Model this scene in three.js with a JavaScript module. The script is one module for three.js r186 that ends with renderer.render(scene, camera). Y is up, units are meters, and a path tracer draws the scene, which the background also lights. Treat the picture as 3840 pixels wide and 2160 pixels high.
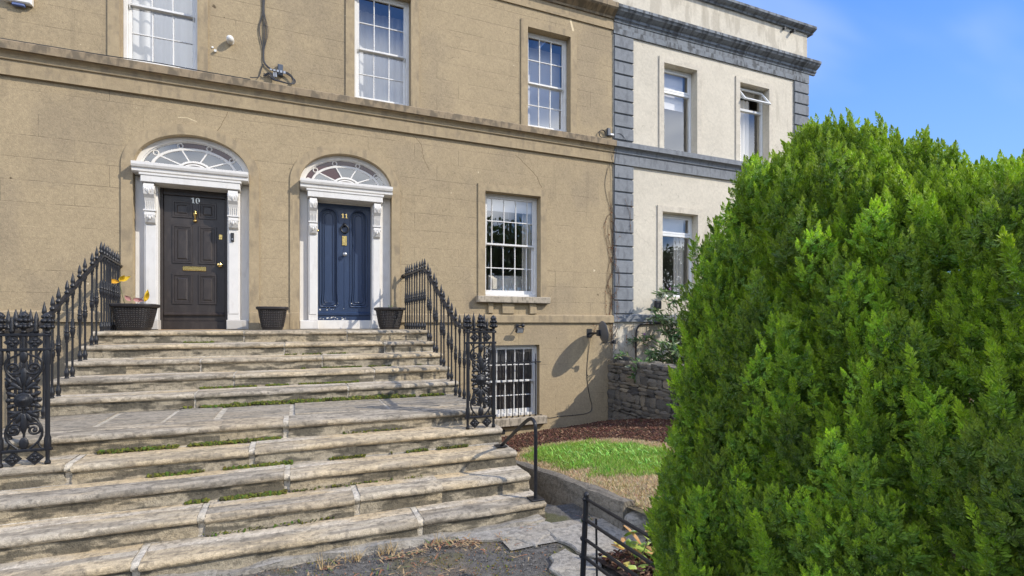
import * as THREE from 'three';
import { mergeGeometries, mergeVertices, toCreasedNormals } from 'three/addons/utils/BufferGeometryUtils.js';
import { FontLoader } from 'three/addons/loaders/FontLoader.js';
import { TextGeometry } from 'three/addons/geometries/TextGeometry.js';

// ---------------------------------------------------------------- camera, sky, sun, exposure
const scene = new THREE.Scene();
const YAW = THREE.MathUtils.degToRad(23.0);
const camera = new THREE.PerspectiveCamera(58.26, 16 / 9, 0.05, 400);
camera.position.set(0, 1.69, 9.3);
camera.lookAt(Math.sin(YAW), 1.69, 9.3 - Math.cos(YAW));
camera.setViewOffset(1024, 576, 0, -36, 1024, 576);
const renderer = new THREE.WebGLRenderer({ antialias: true });
renderer.toneMapping = THREE.LinearToneMapping;
renderer.toneMappingExposure = 1.6;
renderer.shadowMap.enabled = true;

const SUN = new THREE.Vector3(0.516, 0.506, 0.45).normalize();
const sun = new THREE.DirectionalLight(new THREE.Color().setRGB(1.0, 0.93, 0.82), 3.0);
sun.position.copy(SUN).multiplyScalar(40); sun.target.position.set(0, 0, 0);
sun.castShadow = true; sun.shadow.mapSize.set(4096, 4096); sun.shadow.radius = 1.2;
Object.assign(sun.shadow.camera, { left: -25, right: 25, top: 25, bottom: -25, near: 1, far: 120 });
scene.add(sun, sun.target);

// ---------------------------------------------------------------- random and noise
function rng(seed) { let a = seed >>> 0; return () => { a = (a + 0x6D2B79F5) | 0; let t = Math.imul(a ^ (a >>> 15), 1 | a); t = (t + Math.imul(t ^ (t >>> 7), 61 | t)) ^ t; return ((t ^ (t >>> 14)) >>> 0) / 4294967296; }; }
const R0 = rng(7), LAT = new Float32Array(65536); for (let i = 0; i < 65536; i++) LAT[i] = R0();
function vnoise(x, y) {
  const xi = Math.floor(x), yi = Math.floor(y), fx = x - xi, fy = y - yi;
  const u = fx * fx * (3 - 2 * fx), v = fy * fy * (3 - 2 * fy);
  const a = (yi & 255) << 8, b = ((yi + 1) & 255) << 8, c = xi & 255, d = (xi + 1) & 255;
  const p = LAT[a | c], q = LAT[a | d], r = LAT[b | c], s = LAT[b | d];
  return p + (q - p) * u + (r - p) * v + (p - q - r + s) * u * v;
}
function fbm(x, y, o = 4) { let s = 0, a = 0.5, n = 0; for (let i = 0; i < o; i++) { s += a * vnoise(x + i * 37.7, y + i * 17.3); n += a; a *= 0.5; x *= 2; y *= 2; } return s / n; }
const clamp = (v, a = 0, b = 1) => Math.min(b, Math.max(a, v));
const smooth = (a, b, v) => { const t = clamp((v - a) / (b - a)); return t * t * (3 - 2 * t); };
const mix = (a, b, t) => a + (b - a) * t;
const mix3 = (a, b, t) => [mix(a[0], b[0], t), mix(a[1], b[1], t), mix(a[2], b[2], t)];

// computed sky: blue with thin high cloud, thicker broken cloud over the unseen street side, brightened to lift the shade
{
  const W = 1024, Hh = 512, d = new Float32Array(W * Hh * 4);
  for (let j = 0; j < Hh; j++) for (let i = 0; i < W; i++) {
    const el = ((j + 0.5) / Hh - 0.5) * Math.PI, az = ((i + 0.5) / W - 0.5) * 2 * Math.PI;
    const dx = Math.cos(el) * Math.cos(az), dy = Math.sin(el), dz = Math.cos(el) * Math.sin(az), h = Math.max(dy, 0);
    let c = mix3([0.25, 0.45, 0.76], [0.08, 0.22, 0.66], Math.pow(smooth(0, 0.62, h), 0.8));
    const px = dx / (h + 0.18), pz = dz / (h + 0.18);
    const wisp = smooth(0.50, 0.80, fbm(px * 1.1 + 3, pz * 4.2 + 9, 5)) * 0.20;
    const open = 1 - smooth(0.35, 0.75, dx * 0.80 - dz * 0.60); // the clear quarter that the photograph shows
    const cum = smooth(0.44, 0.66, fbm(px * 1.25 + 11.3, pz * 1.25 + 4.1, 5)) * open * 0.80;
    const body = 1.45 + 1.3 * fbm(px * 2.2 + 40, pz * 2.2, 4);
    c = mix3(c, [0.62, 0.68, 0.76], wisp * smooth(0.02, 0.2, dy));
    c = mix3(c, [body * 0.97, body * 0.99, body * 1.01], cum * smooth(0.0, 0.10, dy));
    if (dy < 0) c = [0.30, 0.33, 0.34];
    const k = (j * W + i) * 4; d[k] = c[0]; d[k + 1] = c[1]; d[k + 2] = c[2]; d[k + 3] = 1;
  }
  const t = new THREE.DataTexture(d, W, Hh, THREE.RGBAFormat, THREE.FloatType);
  t.mapping = THREE.EquirectangularReflectionMapping; t.magFilter = t.minFilter = THREE.LinearFilter; t.wrapS = THREE.RepeatWrapping; t.needsUpdate = true;
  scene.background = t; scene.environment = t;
}

// ---------------------------------------------------------------- textures
const enc = v => Math.round(255 * (v <= 0.0031308 ? 12.92 * v : 1.055 * Math.pow(Math.min(1, v), 1 / 2.4) - 0.055));
// fn(u, v) in texels -> { c: linear rgb, h: height 0..1 }; gives colour and height maps
function maps(w, h, fn) {
  const a = new Uint8Array(w * h * 4), b = new Uint8Array(w * h * 4);
  for (let j = 0; j < h; j++) for (let i = 0; i < w; i++) {
    const q = fn(i, j), k = (j * w + i) * 4;
    a[k] = enc(q.c[0]); a[k + 1] = enc(q.c[1]); a[k + 2] = enc(q.c[2]); a[k + 3] = 255;
    b[k] = b[k + 1] = b[k + 2] = Math.round(255 * clamp(q.h)); b[k + 3] = 255;
  }
  const mk = (d, s) => { const t = new THREE.DataTexture(d, w, h); t.wrapS = t.wrapT = THREE.RepeatWrapping; t.magFilter = THREE.LinearFilter; t.minFilter = THREE.LinearFilter; if (s) t.colorSpace = THREE.SRGBColorSpace; t.needsUpdate = true; return t; };
  return { map: mk(a, true), bump: mk(b, false) };
}
function texMat(o, metres, bump, opt = {}, off = [0, 0]) {
  const [mu, mv] = Array.isArray(metres) ? metres : [metres, metres];
  for (const t of [o.map, o.bump]) { t.repeat.set(1 / mu, 1 / mv); t.offset.set(off[0], off[1]); }
  return new THREE.MeshStandardMaterial({ map: o.map, bumpMap: o.bump, bumpScale: bump, roughness: 0.9, ...opt });
}
const grain = rng(99);
// tan render of the whole front, X -5..6.4, Y -0.9..8.9: sand grain, broken scored ashlar lines, patches, stains
const TX0 = -5, TW = 11.4, TY0 = -0.9, TH = 9.8;
const CHIPS = []; { const r = rng(5); for (let i = 0; i < 90; i++) CHIPS.push([TX0 + r() * TW, TY0 + r() * TH, 0.006 + r() * r() * 0.03, r()]); }
const tanMaps = maps(2048, 1760, (i, j) => {
  const x = TX0 + i / 2048 * TW, y = TY0 + j / 1760 * TH;
  const g = grain(), big = fbm(x * 0.7 + 5, y * 0.7, 4), mid = fbm(x * 5, y * 5 + 30, 4), fine = fbm(x * 38, y * 38, 3);
  let k = 0.88 + 0.16 * (big - 0.5) + 0.12 * (mid - 0.5) + 0.28 * (fine - 0.5) + 0.30 * (g - 0.5);
  let c = [0.388 * k, 0.302 * k, 0.180 * k];
  // damp, greyer patches low on the wall and runs below the string course
  const damp = smooth(0.52, 0.72, fbm(x * 1.6 + 60, y * 0.9 + 8, 4)) * 0.35; c = mix3(c, [0.25 * k, 0.20 * k, 0.135 * k], damp);
  const run = smooth(0.60, 0.78, fbm(x * 9 + 7, y * 0.7, 3)) * smooth(0.45, 0.6, fbm(x * 1.1, y * 0.5 + 77, 2)) * 0.22; c = mix3(c, [0.17, 0.135, 0.085], run);
  // ashlar lines scored in the render
  const ph = (y - 2.756) / 0.314, row = Math.floor(ph), dy = Math.min(ph - row, 1 - (ph - row)) * 0.314;
  const qx = (x - 5.31) / 0.82 + (row & 1 ? 0.5 : 0), dx = Math.min(qx - Math.floor(qx), 1 - (qx - Math.floor(qx))) * 0.82;
  const keepH = smooth(0.36, 0.54, fbm(x * 0.8 + row * 13.1, row * 7.7, 3)), keepV = smooth(0.50, 0.62, fbm(Math.round(qx) * 5.3, row * 3.1, 2));
  const ln = Math.max((dy < 0.0052 ? 1 : 0) * keepH, (dx < 0.0052 ? 0.9 : 0) * keepV) * (0.35 + 0.65 * smooth(0.3, 0.6, fbm(x * 7, y * 7 + 3, 2)));
  c = mix3(c, [0.11, 0.085, 0.052], ln * 0.46);
  // hairline cracks
  const cr = Math.abs(fbm(x * 1.3 + 91, y * 1.3 + 15, 5) - 0.5); if (cr < 0.0022) c = mix3(c, [0.13, 0.10, 0.065], 0.45 * smooth(0.55, 0.7, fbm(x * 0.9 + 21, y * 0.9, 2)));
  let h = 0.45 + 0.25 * (fine - 0.5) + 0.35 * (g - 0.5) - ln * 0.35;
  return { c, h };
});
{ // small pale chips in the paint
  const d = tanMaps.map.image.data;
  for (const [x, y, r, v] of CHIPS) { const ci = (x - TX0) / TW * 2048, cj = (y - TY0) / TH * 1760, pr = r / TW * 2048; for (let j = Math.floor(cj - pr * 2); j <= cj + pr * 2; j++) for (let i = Math.floor(ci - pr * 2); i <= ci + pr * 2; i++) { if (i < 0 || j < 0 || i > 2047 || j > 1759) continue; const e = Math.hypot(i - ci, (j - cj)) / pr + (fbm(i * 0.4, j * 0.4, 2) - 0.5) * 1.4; if (e < 0.8) { const k = (j * 2048 + i) * 4; const cc = v > 0.35 ? [205, 190, 160] : [92, 78, 58]; d[k] = cc[0]; d[k + 1] = cc[1]; d[k + 2] = cc[2]; } } }
}
{ // cracks with pale filler, a few old runs and repairs, where the photograph has them
  const d = tanMaps.map.image.data, dab = (x, y, r, c, a) => { const ci = (x - TX0) / TW * 2048, cj = (y - TY0) / TH * 1760, pr = Math.max(0.6, r / TW * 2048); for (let j = Math.floor(cj - pr); j <= cj + pr; j++) for (let i = Math.floor(ci - pr); i <= ci + pr; i++) { if (i < 0 || j < 0 || i > 2047 || j > 1759 || Math.hypot(i - ci, j - cj) > pr) continue; const k = (j * 2048 + i) * 4, t = a * (0.35 + 0.9 * LAT[(i * 7 + j * 131) & 65535]); for (let q = 0; q < 3; q++) d[k + q] = Math.round(mix(d[k + q], c[q], clamp(t))); } };
  const line = (pts, r, c, a, wob) => { for (let s = 0; s < pts.length - 1; s++) for (let t = 0; t < 1; t += 0.01) { const x = mix(pts[s][0], pts[s + 1][0], t), y = mix(pts[s][1], pts[s + 1][1], t); dab(x + (fbm(x * 9, y * 9, 2) - 0.5) * wob, y, r, c, a); } };
  const dark = [84, 68, 46], pale = [214, 196, 160];
  line([[4.02, 5.0], [4.32, 4.78], [4.5, 4.6], [4.58, 4.42]], 0.005, dark, 0.6, 0.06); line([[2.02, 5.1], [2.15, 4.95], [2.2, 4.7], [2.3, 4.5]], 0.004, dark, 0.45, 0.06); line([[-0.95, 5.05], [-1.05, 4.8], [-1.12, 4.68]], 0.004, dark, 0.5, 0.03);
  line([[5.26, 7.95], [5.28, 7.8], [5.33, 7.66]], 0.022, pale, 0.35, 0.05); line([[-1.62, 4.86], [-1.5, 4.87], [-1.38, 4.83]], 0.006, pale, 0.25, 0.03);
}
const M = {};
M.tan = texMat(tanMaps, [TW, TH], 0.006, {}, [-TX0 / TW, -TY0 / TH]);
const stucco = (base, dirt, amt, seed, lo = 0.5) => maps(512, 512, (i, j) => {
  const x = i / 256, y = j / 256, g = grain(), n = fbm(x * 3 + seed, y * 3, 4), f = fbm(x * 20, y * 20 + seed, 3);
  const k = 0.9 + 0.22 * (n - 0.5) + 0.25 * (f - 0.5) + 0.22 * (g - 0.5);
  const s = smooth(lo, lo + 0.26, fbm(x * 13 + seed * 3, y * 5 + 4, 5)) * amt;
  return { c: mix3(base.map(v => v * k), dirt, s), h: 0.5 + 0.3 * (f - 0.5) + 0.3 * (g - 0.5) };
});
M.tanTrim = texMat(stucco([0.376, 0.292, 0.175], [0.175, 0.14, 0.095], 0.45, 3), 2, 0.005);
M.tanDirty = texMat(stucco([0.29, 0.222, 0.138], [0.11, 0.09, 0.062], 0.75, 8, 0.40), 2, 0.005);
M.sill = texMat(stucco([0.42, 0.36, 0.27], [0.14, 0.12, 0.09], 0.7, 18, 0.46), 1, 0.005);
const creamMaps = maps(1536, 1536, (i, j) => {
  const x = 6 + i / 1536 * 7, y = -0.8 + j / 1536 * 10.4, g = grain();
  const big = fbm(x * 0.8 + 15, y * 0.8, 4), f = fbm(x * 22, y * 22, 3), mid = fbm(x * 4, y * 4 + 9, 4);
  const k = 0.90 + 0.12 * (big - 0.5) + 0.12 * (mid - 0.5) + 0.16 * (f - 0.5) + 0.12 * (g - 0.5);
  let c = [0.62 * k, 0.565 * k, 0.455 * k];
  const run = smooth(0.60, 0.76, fbm(x * 8 + 7, y * 0.9, 4)) * smooth(0.48, 0.62, fbm(x * 0.9 + 4, y * 0.6 + 77, 2)) * 0.35; c = mix3(c, [0.33, 0.29, 0.22], run);
  const cr = Math.abs(fbm(x * 1.6 + 91, y * 1.6 + 15, 5) - 0.5); if (cr < 0.0025) c = mix3(c, [0.30, 0.27, 0.2], 0.5);
  const low = smooth(0.42, 0.60, fbm(x * 3 + 2, y * 3 + 50, 5)); if (y < 1.7) c = mix3(c, [0.42, 0.35, 0.25], low * 0.7);
  const par = smooth(0.5, 0.66, fbm(x * 6, y * 1.8 + 13, 4)); if (y > 8.3) c = mix3(c, [0.34, 0.30, 0.23], par * 0.5);
  return { c, h: 0.5 + 0.3 * (f - 0.5) + 0.3 * (g - 0.5) };
});
M.cream = texMat(creamMaps, [7, 10.4], 0.006, {}, [-6 / 7, 0.8 / 10.4]);
M.creamTrim = texMat(stucco([0.60, 0.545, 0.44], [0.36, 0.31, 0.23], 0.3, 28, 0.56), 2, 0.004);
M.slate = texMat(stucco([0.212, 0.226, 0.240], [0.11, 0.12, 0.132], 0.6, 41, 0.5), 2, 0.005);
M.slateDirty = texMat(stucco([0.20, 0.22, 0.24], [0.055, 0.058, 0.06], 0.85, 47, 0.42), 2, 0.006);
const paint = (c, r = 0.45, seed = 1, amt = 0.25, dirt = [0.35, 0.3, 0.24]) => texMat(maps(256, 256, (i, j) => { const x = i / 128, y = j / 128, n = fbm(x * 4 + seed, y * 4, 4), f = grain(); const k = 0.95 + 0.12 * (n - 0.5) + 0.05 * (f - 0.5); return { c: mix3(c.map(v => v * k), dirt, smooth(0.58, 0.75, fbm(x * 9, y * 3 + seed * 7, 4)) * amt), h: 0.5 + 0.4 * (n - 0.5) }; }), 1, 0.0015, { roughness: r });
M.white = paint([0.69, 0.665, 0.615], 0.42, 2, 0.14);
M.whiteWin = paint([0.72, 0.71, 0.675], 0.35, 12, 0.12);
M.pvc = paint([0.74, 0.75, 0.74], 0.3, 22, 0.1);
M.brownDoor = paint([0.034, 0.027, 0.024], 0.38, 32, 0.25, [0.075, 0.06, 0.05]);
M.blueDoor = paint([0.023, 0.042, 0.090], 0.36, 42, 0.35, [0.035, 0.06, 0.12]);
M.chipped = paint([0.5, 0.47, 0.42], 0.7, 52, 0.5);
const flat = (r, g, b, rough = 0.6, o = {}) => new THREE.MeshStandardMaterial({ color: new THREE.Color().setRGB(r, g, b), roughness: rough, ...o });
M.brass = flat(0.80, 0.56, 0.20, 0.22, { metalness: 1 });
M.iron = texMat(maps(256, 256, (i, j) => { const x = i / 32, y = j / 32, n = fbm(x * 2, y * 2, 4), f = grain(), s = smooth(0.62, 0.8, fbm(x + 9, y * 0.6, 4)); return { c: mix3([0.009, 0.0095, 0.012], [0.045, 0.042, 0.04], 0.45 * s + 0.2 * (f - 0.5)), h: 0.5 + 0.5 * (n - 0.5) }; }), 0.3, 0.002, { roughness: 0.40 });
M.steel = flat(0.35, 0.36, 0.37, 0.4, { metalness: 0.8 });
M.black = flat(0.02, 0.021, 0.024, 0.5);
M.cable = flat(0.025, 0.026, 0.03, 0.55);
M.dish = flat(0.10, 0.107, 0.118, 0.5);
M.plasticWhite = flat(0.72, 0.70, 0.64, 0.4);
M.potBrown = flat(0.022, 0.018, 0.017, 0.5);
M.potLiner = flat(0.38, 0.34, 0.30, 0.8);
M.soil = flat(0.06, 0.045, 0.032, 1);
M.room = flat(0.40, 0.38, 0.34, 0.9);
M.floorWood = flat(0.16, 0.10, 0.06, 0.6);
M.curtain = flat(0.62, 0.58, 0.50, 0.95, { side: THREE.DoubleSide });
M.blind = flat(0.66, 0.66, 0.65, 0.9, { side: THREE.DoubleSide });
M.addedNet = flat(0.46, 0.47, 0.48, 0.95, { side: THREE.DoubleSide });
M.darkCloth = flat(0.10, 0.095, 0.09, 0.95, { side: THREE.DoubleSide });
M.chair = flat(0.76, 0.72, 0.62, 0.95);
M.glass = new THREE.MeshPhysicalMaterial({ color: 0xffffff, transmission: 1, thickness: 0, roughness: 0.0, ior: 2.3 });
M.glassRed = new THREE.MeshPhysicalMaterial({ color: new THREE.Color().setRGB(0.10, 0.022, 0.018), transmission: 0.5, thickness: 0, roughness: 0.15, ior: 1.6 });
// worn granite of the steps: treads, darker lichen-blackened risers, flagstones, mortar
const stoneTex = (base, warm, dark, wAmt, dAmt, dLo, seed) => maps(1024, 512, (i, j) => {
  const x = i / 512 * 2, y = j / 256, g = grain(), n = fbm(x * 3 + seed, y * 6, 4), f = fbm(x * 40, y * 40 + seed, 3);
  let k = 0.92 + 0.26 * (n - 0.5) + 0.52 * (f - 0.5) + 0.44 * (g - 0.5);
  let c = mix3(base, warm, smooth(0.40, 0.66, fbm(x * 1.3 + seed * 2, y * 5 + 9, 4)) * wAmt).map(v => v * k);
  c = mix3(c, dark, smooth(dLo, dLo + 0.14, fbm(x * 5 + 33, y * 24 + seed, 5)) * dAmt);
  c = c.map(v => v * (1 - 0.30 * smooth(0.58, 0.72, fbm(x * 34 + seed, y * 34, 2))));
  if (g > 0.985) c = c.map(v => v * 0.45); else if (g < 0.012) c = c.map(v => Math.min(0.8, v * 1.5));
  return { c, h: 0.5 + 0.45 * (f - 0.5) + 0.4 * (g - 0.5) + 0.3 * (n - 0.5) };
});
const TRD = stoneTex([0.43, 0.37, 0.275], [0.48, 0.38, 0.235], [0.16, 0.135, 0.098], 0.85, 0.55, 0.50, 4);
M.tread = texMat(TRD, [4, 2], 0.007);
M.treadGrey = texMat(stoneTex([0.345, 0.30, 0.23], [0.42, 0.335, 0.215], [0.13, 0.112, 0.083], 0.7, 0.62, 0.49, 14), [4, 2], 0.007);
M.riser = texMat(stoneTex([0.33, 0.285, 0.205], [0.39, 0.31, 0.19], [0.045, 0.041, 0.03], 0.6, 0.75, 0.45, 24), [4, 2], 0.009);
M.flag = texMat(stoneTex([0.315, 0.275, 0.21], [0.38, 0.31, 0.21], [0.10, 0.095, 0.08], 0.5, 0.5, 0.52, 34), [4, 2], 0.006);
M.backStrip = texMat(stoneTex([0.46, 0.40, 0.31], [0.47, 0.36, 0.21], [0.26, 0.22, 0.16], 0.95, 0.35, 0.52, 49), [4, 2], 0.008);
M.mortar = texMat(stoneTex([0.52, 0.47, 0.38], [0.5, 0.43, 0.31], [0.24, 0.21, 0.17], 0.6, 0.4, 0.55, 44), [4, 2], 0.008);
M.concrete = texMat(stoneTex([0.32, 0.295, 0.25], [0.36, 0.31, 0.23], [0.19, 0.17, 0.14], 0.5, 0.25, 0.54, 54), [4, 2], 0.008);
M.kerb = texMat(stoneTex([0.21, 0.185, 0.145], [0.25, 0.21, 0.15], [0.09, 0.08, 0.06], 0.5, 0.4, 0.50, 64), [4, 2], 0.012);
M.asphalt = texMat(maps(1024, 1024, (i, j) => { const x = i / 256, y = j / 256, g = grain(), f = fbm(x * 30, y * 30, 3), n = fbm(x * 2, y * 2, 4); let k = 0.6 + 0.9 * f * f + 0.7 * (g - 0.45) + 0.3 * (n - 0.5); let c = [0.115 * k, 0.107 * k, 0.094 * k]; const m = smooth(0.53, 0.66, fbm(x * 3 + 17, y * 3, 5)); c = mix3(c, [0.075, 0.075, 0.02], m * 0.75); const e = smooth(0.56, 0.7, fbm(x * 2.2 + 71, y * 2.2, 4)); c = mix3(c, [0.15, 0.11, 0.07], e * 0.5); return { c, h: f * 0.6 + g * 0.5 }; }), 4, 0.012, { roughness: 0.95 });
M.earth = texMat(stoneTex([0.14, 0.10, 0.07], [0.2, 0.14, 0.09], [0.05, 0.035, 0.025], 0.6, 0.6, 0.5, 74), [2, 1], 0.02);
M.mulchBed = flat(0.035, 0.02, 0.014, 1);
M.lawnBase = texMat(stoneTex([0.24, 0.18, 0.10], [0.14, 0.15, 0.05], [0.07, 0.06, 0.03], 0.6, 0.5, 0.5, 84), [2, 1], 0.02);
const wallStone = [[0.24, 0.22, 0.19], [0.16, 0.15, 0.135], [0.31, 0.27, 0.21], [0.10, 0.096, 0.096], [0.40, 0.35, 0.27]].map((c, i) => texMat(stoneTex(c, c.map((v, k) => v * [1.25, 1.15, 0.9][k]), [0.05, 0.05, 0.04], 0.6, 0.55, 0.5, 94 + i * 3), [1, 0.5], 0.012));

// ---------------------------------------------------------------- builders
const used = {};
const numbered = n => { used[n] = (used[n] ?? -1) + 1; return used[n] ? `${n}_${String(used[n]).padStart(3, '0')}` : n; };
const shade = o => { o.traverse(m => { if (m.isMesh) { m.castShadow = true; m.receiveShadow = true; } }); return o; };
function thing(name, label, category, pos = [0, 0, 0], group) { const g = new THREE.Group(); g.name = numbered(name); g.position.set(...pos); g.userData = { label, category }; if (group) g.userData.group = group; scene.add(g); return g; }
function part(name, geo, mat, parent) { const m = new THREE.Mesh(geo, mat); m.name = name; m.castShadow = m.receiveShadow = true; parent.add(m); return m; }
function struct(name, geo, mat) { const m = part(numbered(name), geo, mat, scene); m.userData.kind = 'structure'; return m; }
function worldUV(g) { // metres, by the way each face points
  if (g.index) g = g.toNonIndexed();
  const p = g.attributes.position, uv = new Float32Array(p.count * 2), a = new THREE.Vector3(), b = new THREE.Vector3(), c = new THREE.Vector3();
  for (let i = 0; i < p.count; i += 3) {
    a.fromBufferAttribute(p, i); b.fromBufferAttribute(p, i + 1); c.fromBufferAttribute(p, i + 2);
    const n = b.clone().sub(a).cross(c.clone().sub(a)), ax = Math.abs(n.x), ay = Math.abs(n.y), az = Math.abs(n.z);
    [a, b, c].forEach((q, k) => { const [u, v] = az >= ax && az >= ay ? [q.x, q.y] : ax >= ay ? [q.z, q.y] : [q.x, q.z]; uv[(i + k) * 2] = u; uv[(i + k) * 2 + 1] = v; });
  }
  g.setAttribute('uv', new THREE.BufferAttribute(uv, 2)); return g;
}
const clean = g => { const o = g.index ? g.toNonIndexed() : g; for (const k of Object.keys(o.attributes)) if (!['position', 'normal', 'uv'].includes(k)) o.deleteAttribute(k); return o; };
const merge = l => mergeGeometries(l.map(clean));
const box = (x0, x1, y0, y1, z0, z1) => worldUV(new THREE.BoxGeometry(x1 - x0, y1 - y0, z1 - z0).translate((x0 + x1) / 2, (y0 + y1) / 2, (z0 + z1) / 2));
function cbox(x0, x1, y0, y1, z0, z1, b = 0.006) { // box with chamfered edges
  const s = new THREE.Shape(); s.moveTo(x0 + b, y0 + b); s.lineTo(x1 - b, y0 + b); s.lineTo(x1 - b, y1 - b); s.lineTo(x0 + b, y1 - b);
  return worldUV(new THREE.ExtrudeGeometry(s, { depth: z1 - z0 - 2 * b, bevelEnabled: true, bevelSize: b, bevelThickness: b, bevelSegments: 1 }).translate(0, 0, z0 + b));
}
function prof(pts, x0, x1) { // outline of [z, y] points drawn along X
  const s = new THREE.Shape(pts.map(q => new THREE.Vector2(q[0], q[1])));
  return worldUV(new THREE.ExtrudeGeometry(s, { depth: x1 - x0, bevelEnabled: false }).rotateY(-Math.PI / 2).translate(x1, 0, 0));
}
const ext = (shape, z0, z1, bev = 0, seg = 24) => { const g = new THREE.ExtrudeGeometry(shape, { depth: Math.max(1e-4, z1 - z0 - 2 * bev), bevelEnabled: bev > 0, bevelSize: bev, bevelThickness: bev, bevelSegments: 1, curveSegments: seg }); return worldUV(g.translate(0, 0, z0 + bev)); };
const V = (x, y, z) => new THREE.Vector3(x, y, z);
const tube = (pts, r, seg = 20, rad = 6, closed = false) => new THREE.TubeGeometry(new THREE.CatmullRomCurve3(pts.map(p => p.isVector3 ? p : V(...p)), closed, 'centripetal'), seg, r, rad, closed);
function rod(a, b, r, rad = 8, r2 = r) { const A = V(...a), B = V(...b), d = B.clone().sub(A), g = new THREE.CylinderGeometry(r2, r, d.length(), rad); g.applyQuaternion(new THREE.Quaternion().setFromUnitVectors(V(0, 1, 0), d.clone().normalize())); return g.translate((A.x + B.x) / 2, (A.y + B.y) / 2, (A.z + B.z) / 2); }
const lathe = (pts, seg = 10) => new THREE.LatheGeometry(pts.map(p => new THREE.Vector2(p[0], p[1])), seg);
function jag(g, amt, seed, sc = 6) { // push the corners of a solid about, equal corners together
  const p = g.attributes.position; for (let i = 0; i < p.count; i++) { const x = p.getX(i), y = p.getY(i), z = p.getZ(i); const n = k => fbm(x * sc + seed * 7.1 + k * 31, y * sc + z * sc * 0.73 + seed * 3.3 + k * 11, 2) - 0.5; p.setXYZ(i, x + n(1) * amt * 2, y + n(2) * amt * 2, z + n(3) * amt * 2); }
  g.computeVertexNormals(); return g;
}
function instanced(name, geo, mat, list, parent, stuff = true) { // list of [matrix, colour]
  const m = new THREE.InstancedMesh(geo, mat, list.length); m.name = name; list.forEach((q, i) => { m.setMatrixAt(i, q[0]); if (q[1]) m.setColorAt(i, q[1]); });
  m.castShadow = m.receiveShadow = true; if (stuff) m.userData.kind = 'stuff'; parent.add(m); return m;
}
const rgb = (r, g, b) => new THREE.Color().setRGB(r, g, b);
const UPV = V(0, 1, 0);

// ================================================================ setting: ground sheets
const garden = (x, z) => -0.55 + 0.06 * (x - 3.4) + 0.2 * z - 0.0105 * z * z;
function sheet(x0, x1, z0, z1, nx, nz, fy, uvOff = 0) {
  const g = new THREE.PlaneGeometry(1, 1, nx, nz), p = g.attributes.position, uv = g.attributes.uv;
  for (let i = 0; i < p.count; i++) { const x = mix(x0, x1, p.getX(i) + 0.5), z = mix(z1, z0, p.getY(i) + 0.5); p.setXYZ(i, x, fy(x, z), z); uv.setXY(i, x + uvOff, z); }
  g.computeVertexNormals(); return g;
}
struct('ground', sheet(-160, 160, -160, 160, 4, 4, () => -1.0), M.earth);
struct('forecourt_asphalt', sheet(-6, 2.9, 5.0, 12, 60, 50, (x, z) => 0.02 * (fbm(x * 1.5, z * 1.5, 3) - 0.5) + 0.012 * (fbm(x * 6, z * 6, 2) - 0.5) - 0.012), M.asphalt);
struct('street_road', sheet(-70, 70, 12, 30, 4, 4, () => -0.06), M.asphalt);
struct('far_verge', sheet(-80, 80, 30, 90, 4, 4, () => -0.02), M.lawnBase);
struct('lawn_ground', sheet(2.5, 6.35, -0.02, 6.35, 40, 60, (x, z) => garden(x, z) + 0.03 * (fbm(x * 2, z * 2, 3) - 0.5)), M.lawnBase);
struct('neighbour_garden_ground', sheet(6.5, 16, -0.02, 9, 8, 8, (x, z) => -0.2 + 0.03 * z), M.lawnBase);
struct('left_garden_ground', sheet(-14, -2.1, -0.02, 5.4, 20, 20, (x, z) => -0.5 + 0.09 * z), M.earth);
const pathY = z => z > 5.45 ? 0.004 : Math.max(-0.56, -0.198 * (5.45 - z) + 0.004);
struct('side_path', sheet(1.5, 2.72, 0, 5.75, 16, 60, (x, z) => pathY(z) + 0.012 * (fbm(x * 4, z * 4, 3) - 0.5)), M.concrete);
struct('front_bed_soil', sheet(1.98, 4.2, 6.12, 9.8, 30, 30, (x, z) => 0.02 + 0.03 * smooth(6.15, 6.5, z) + 0.03 * (fbm(x * 5, z * 5, 3) - 0.5)), M.mulchBed);

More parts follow.
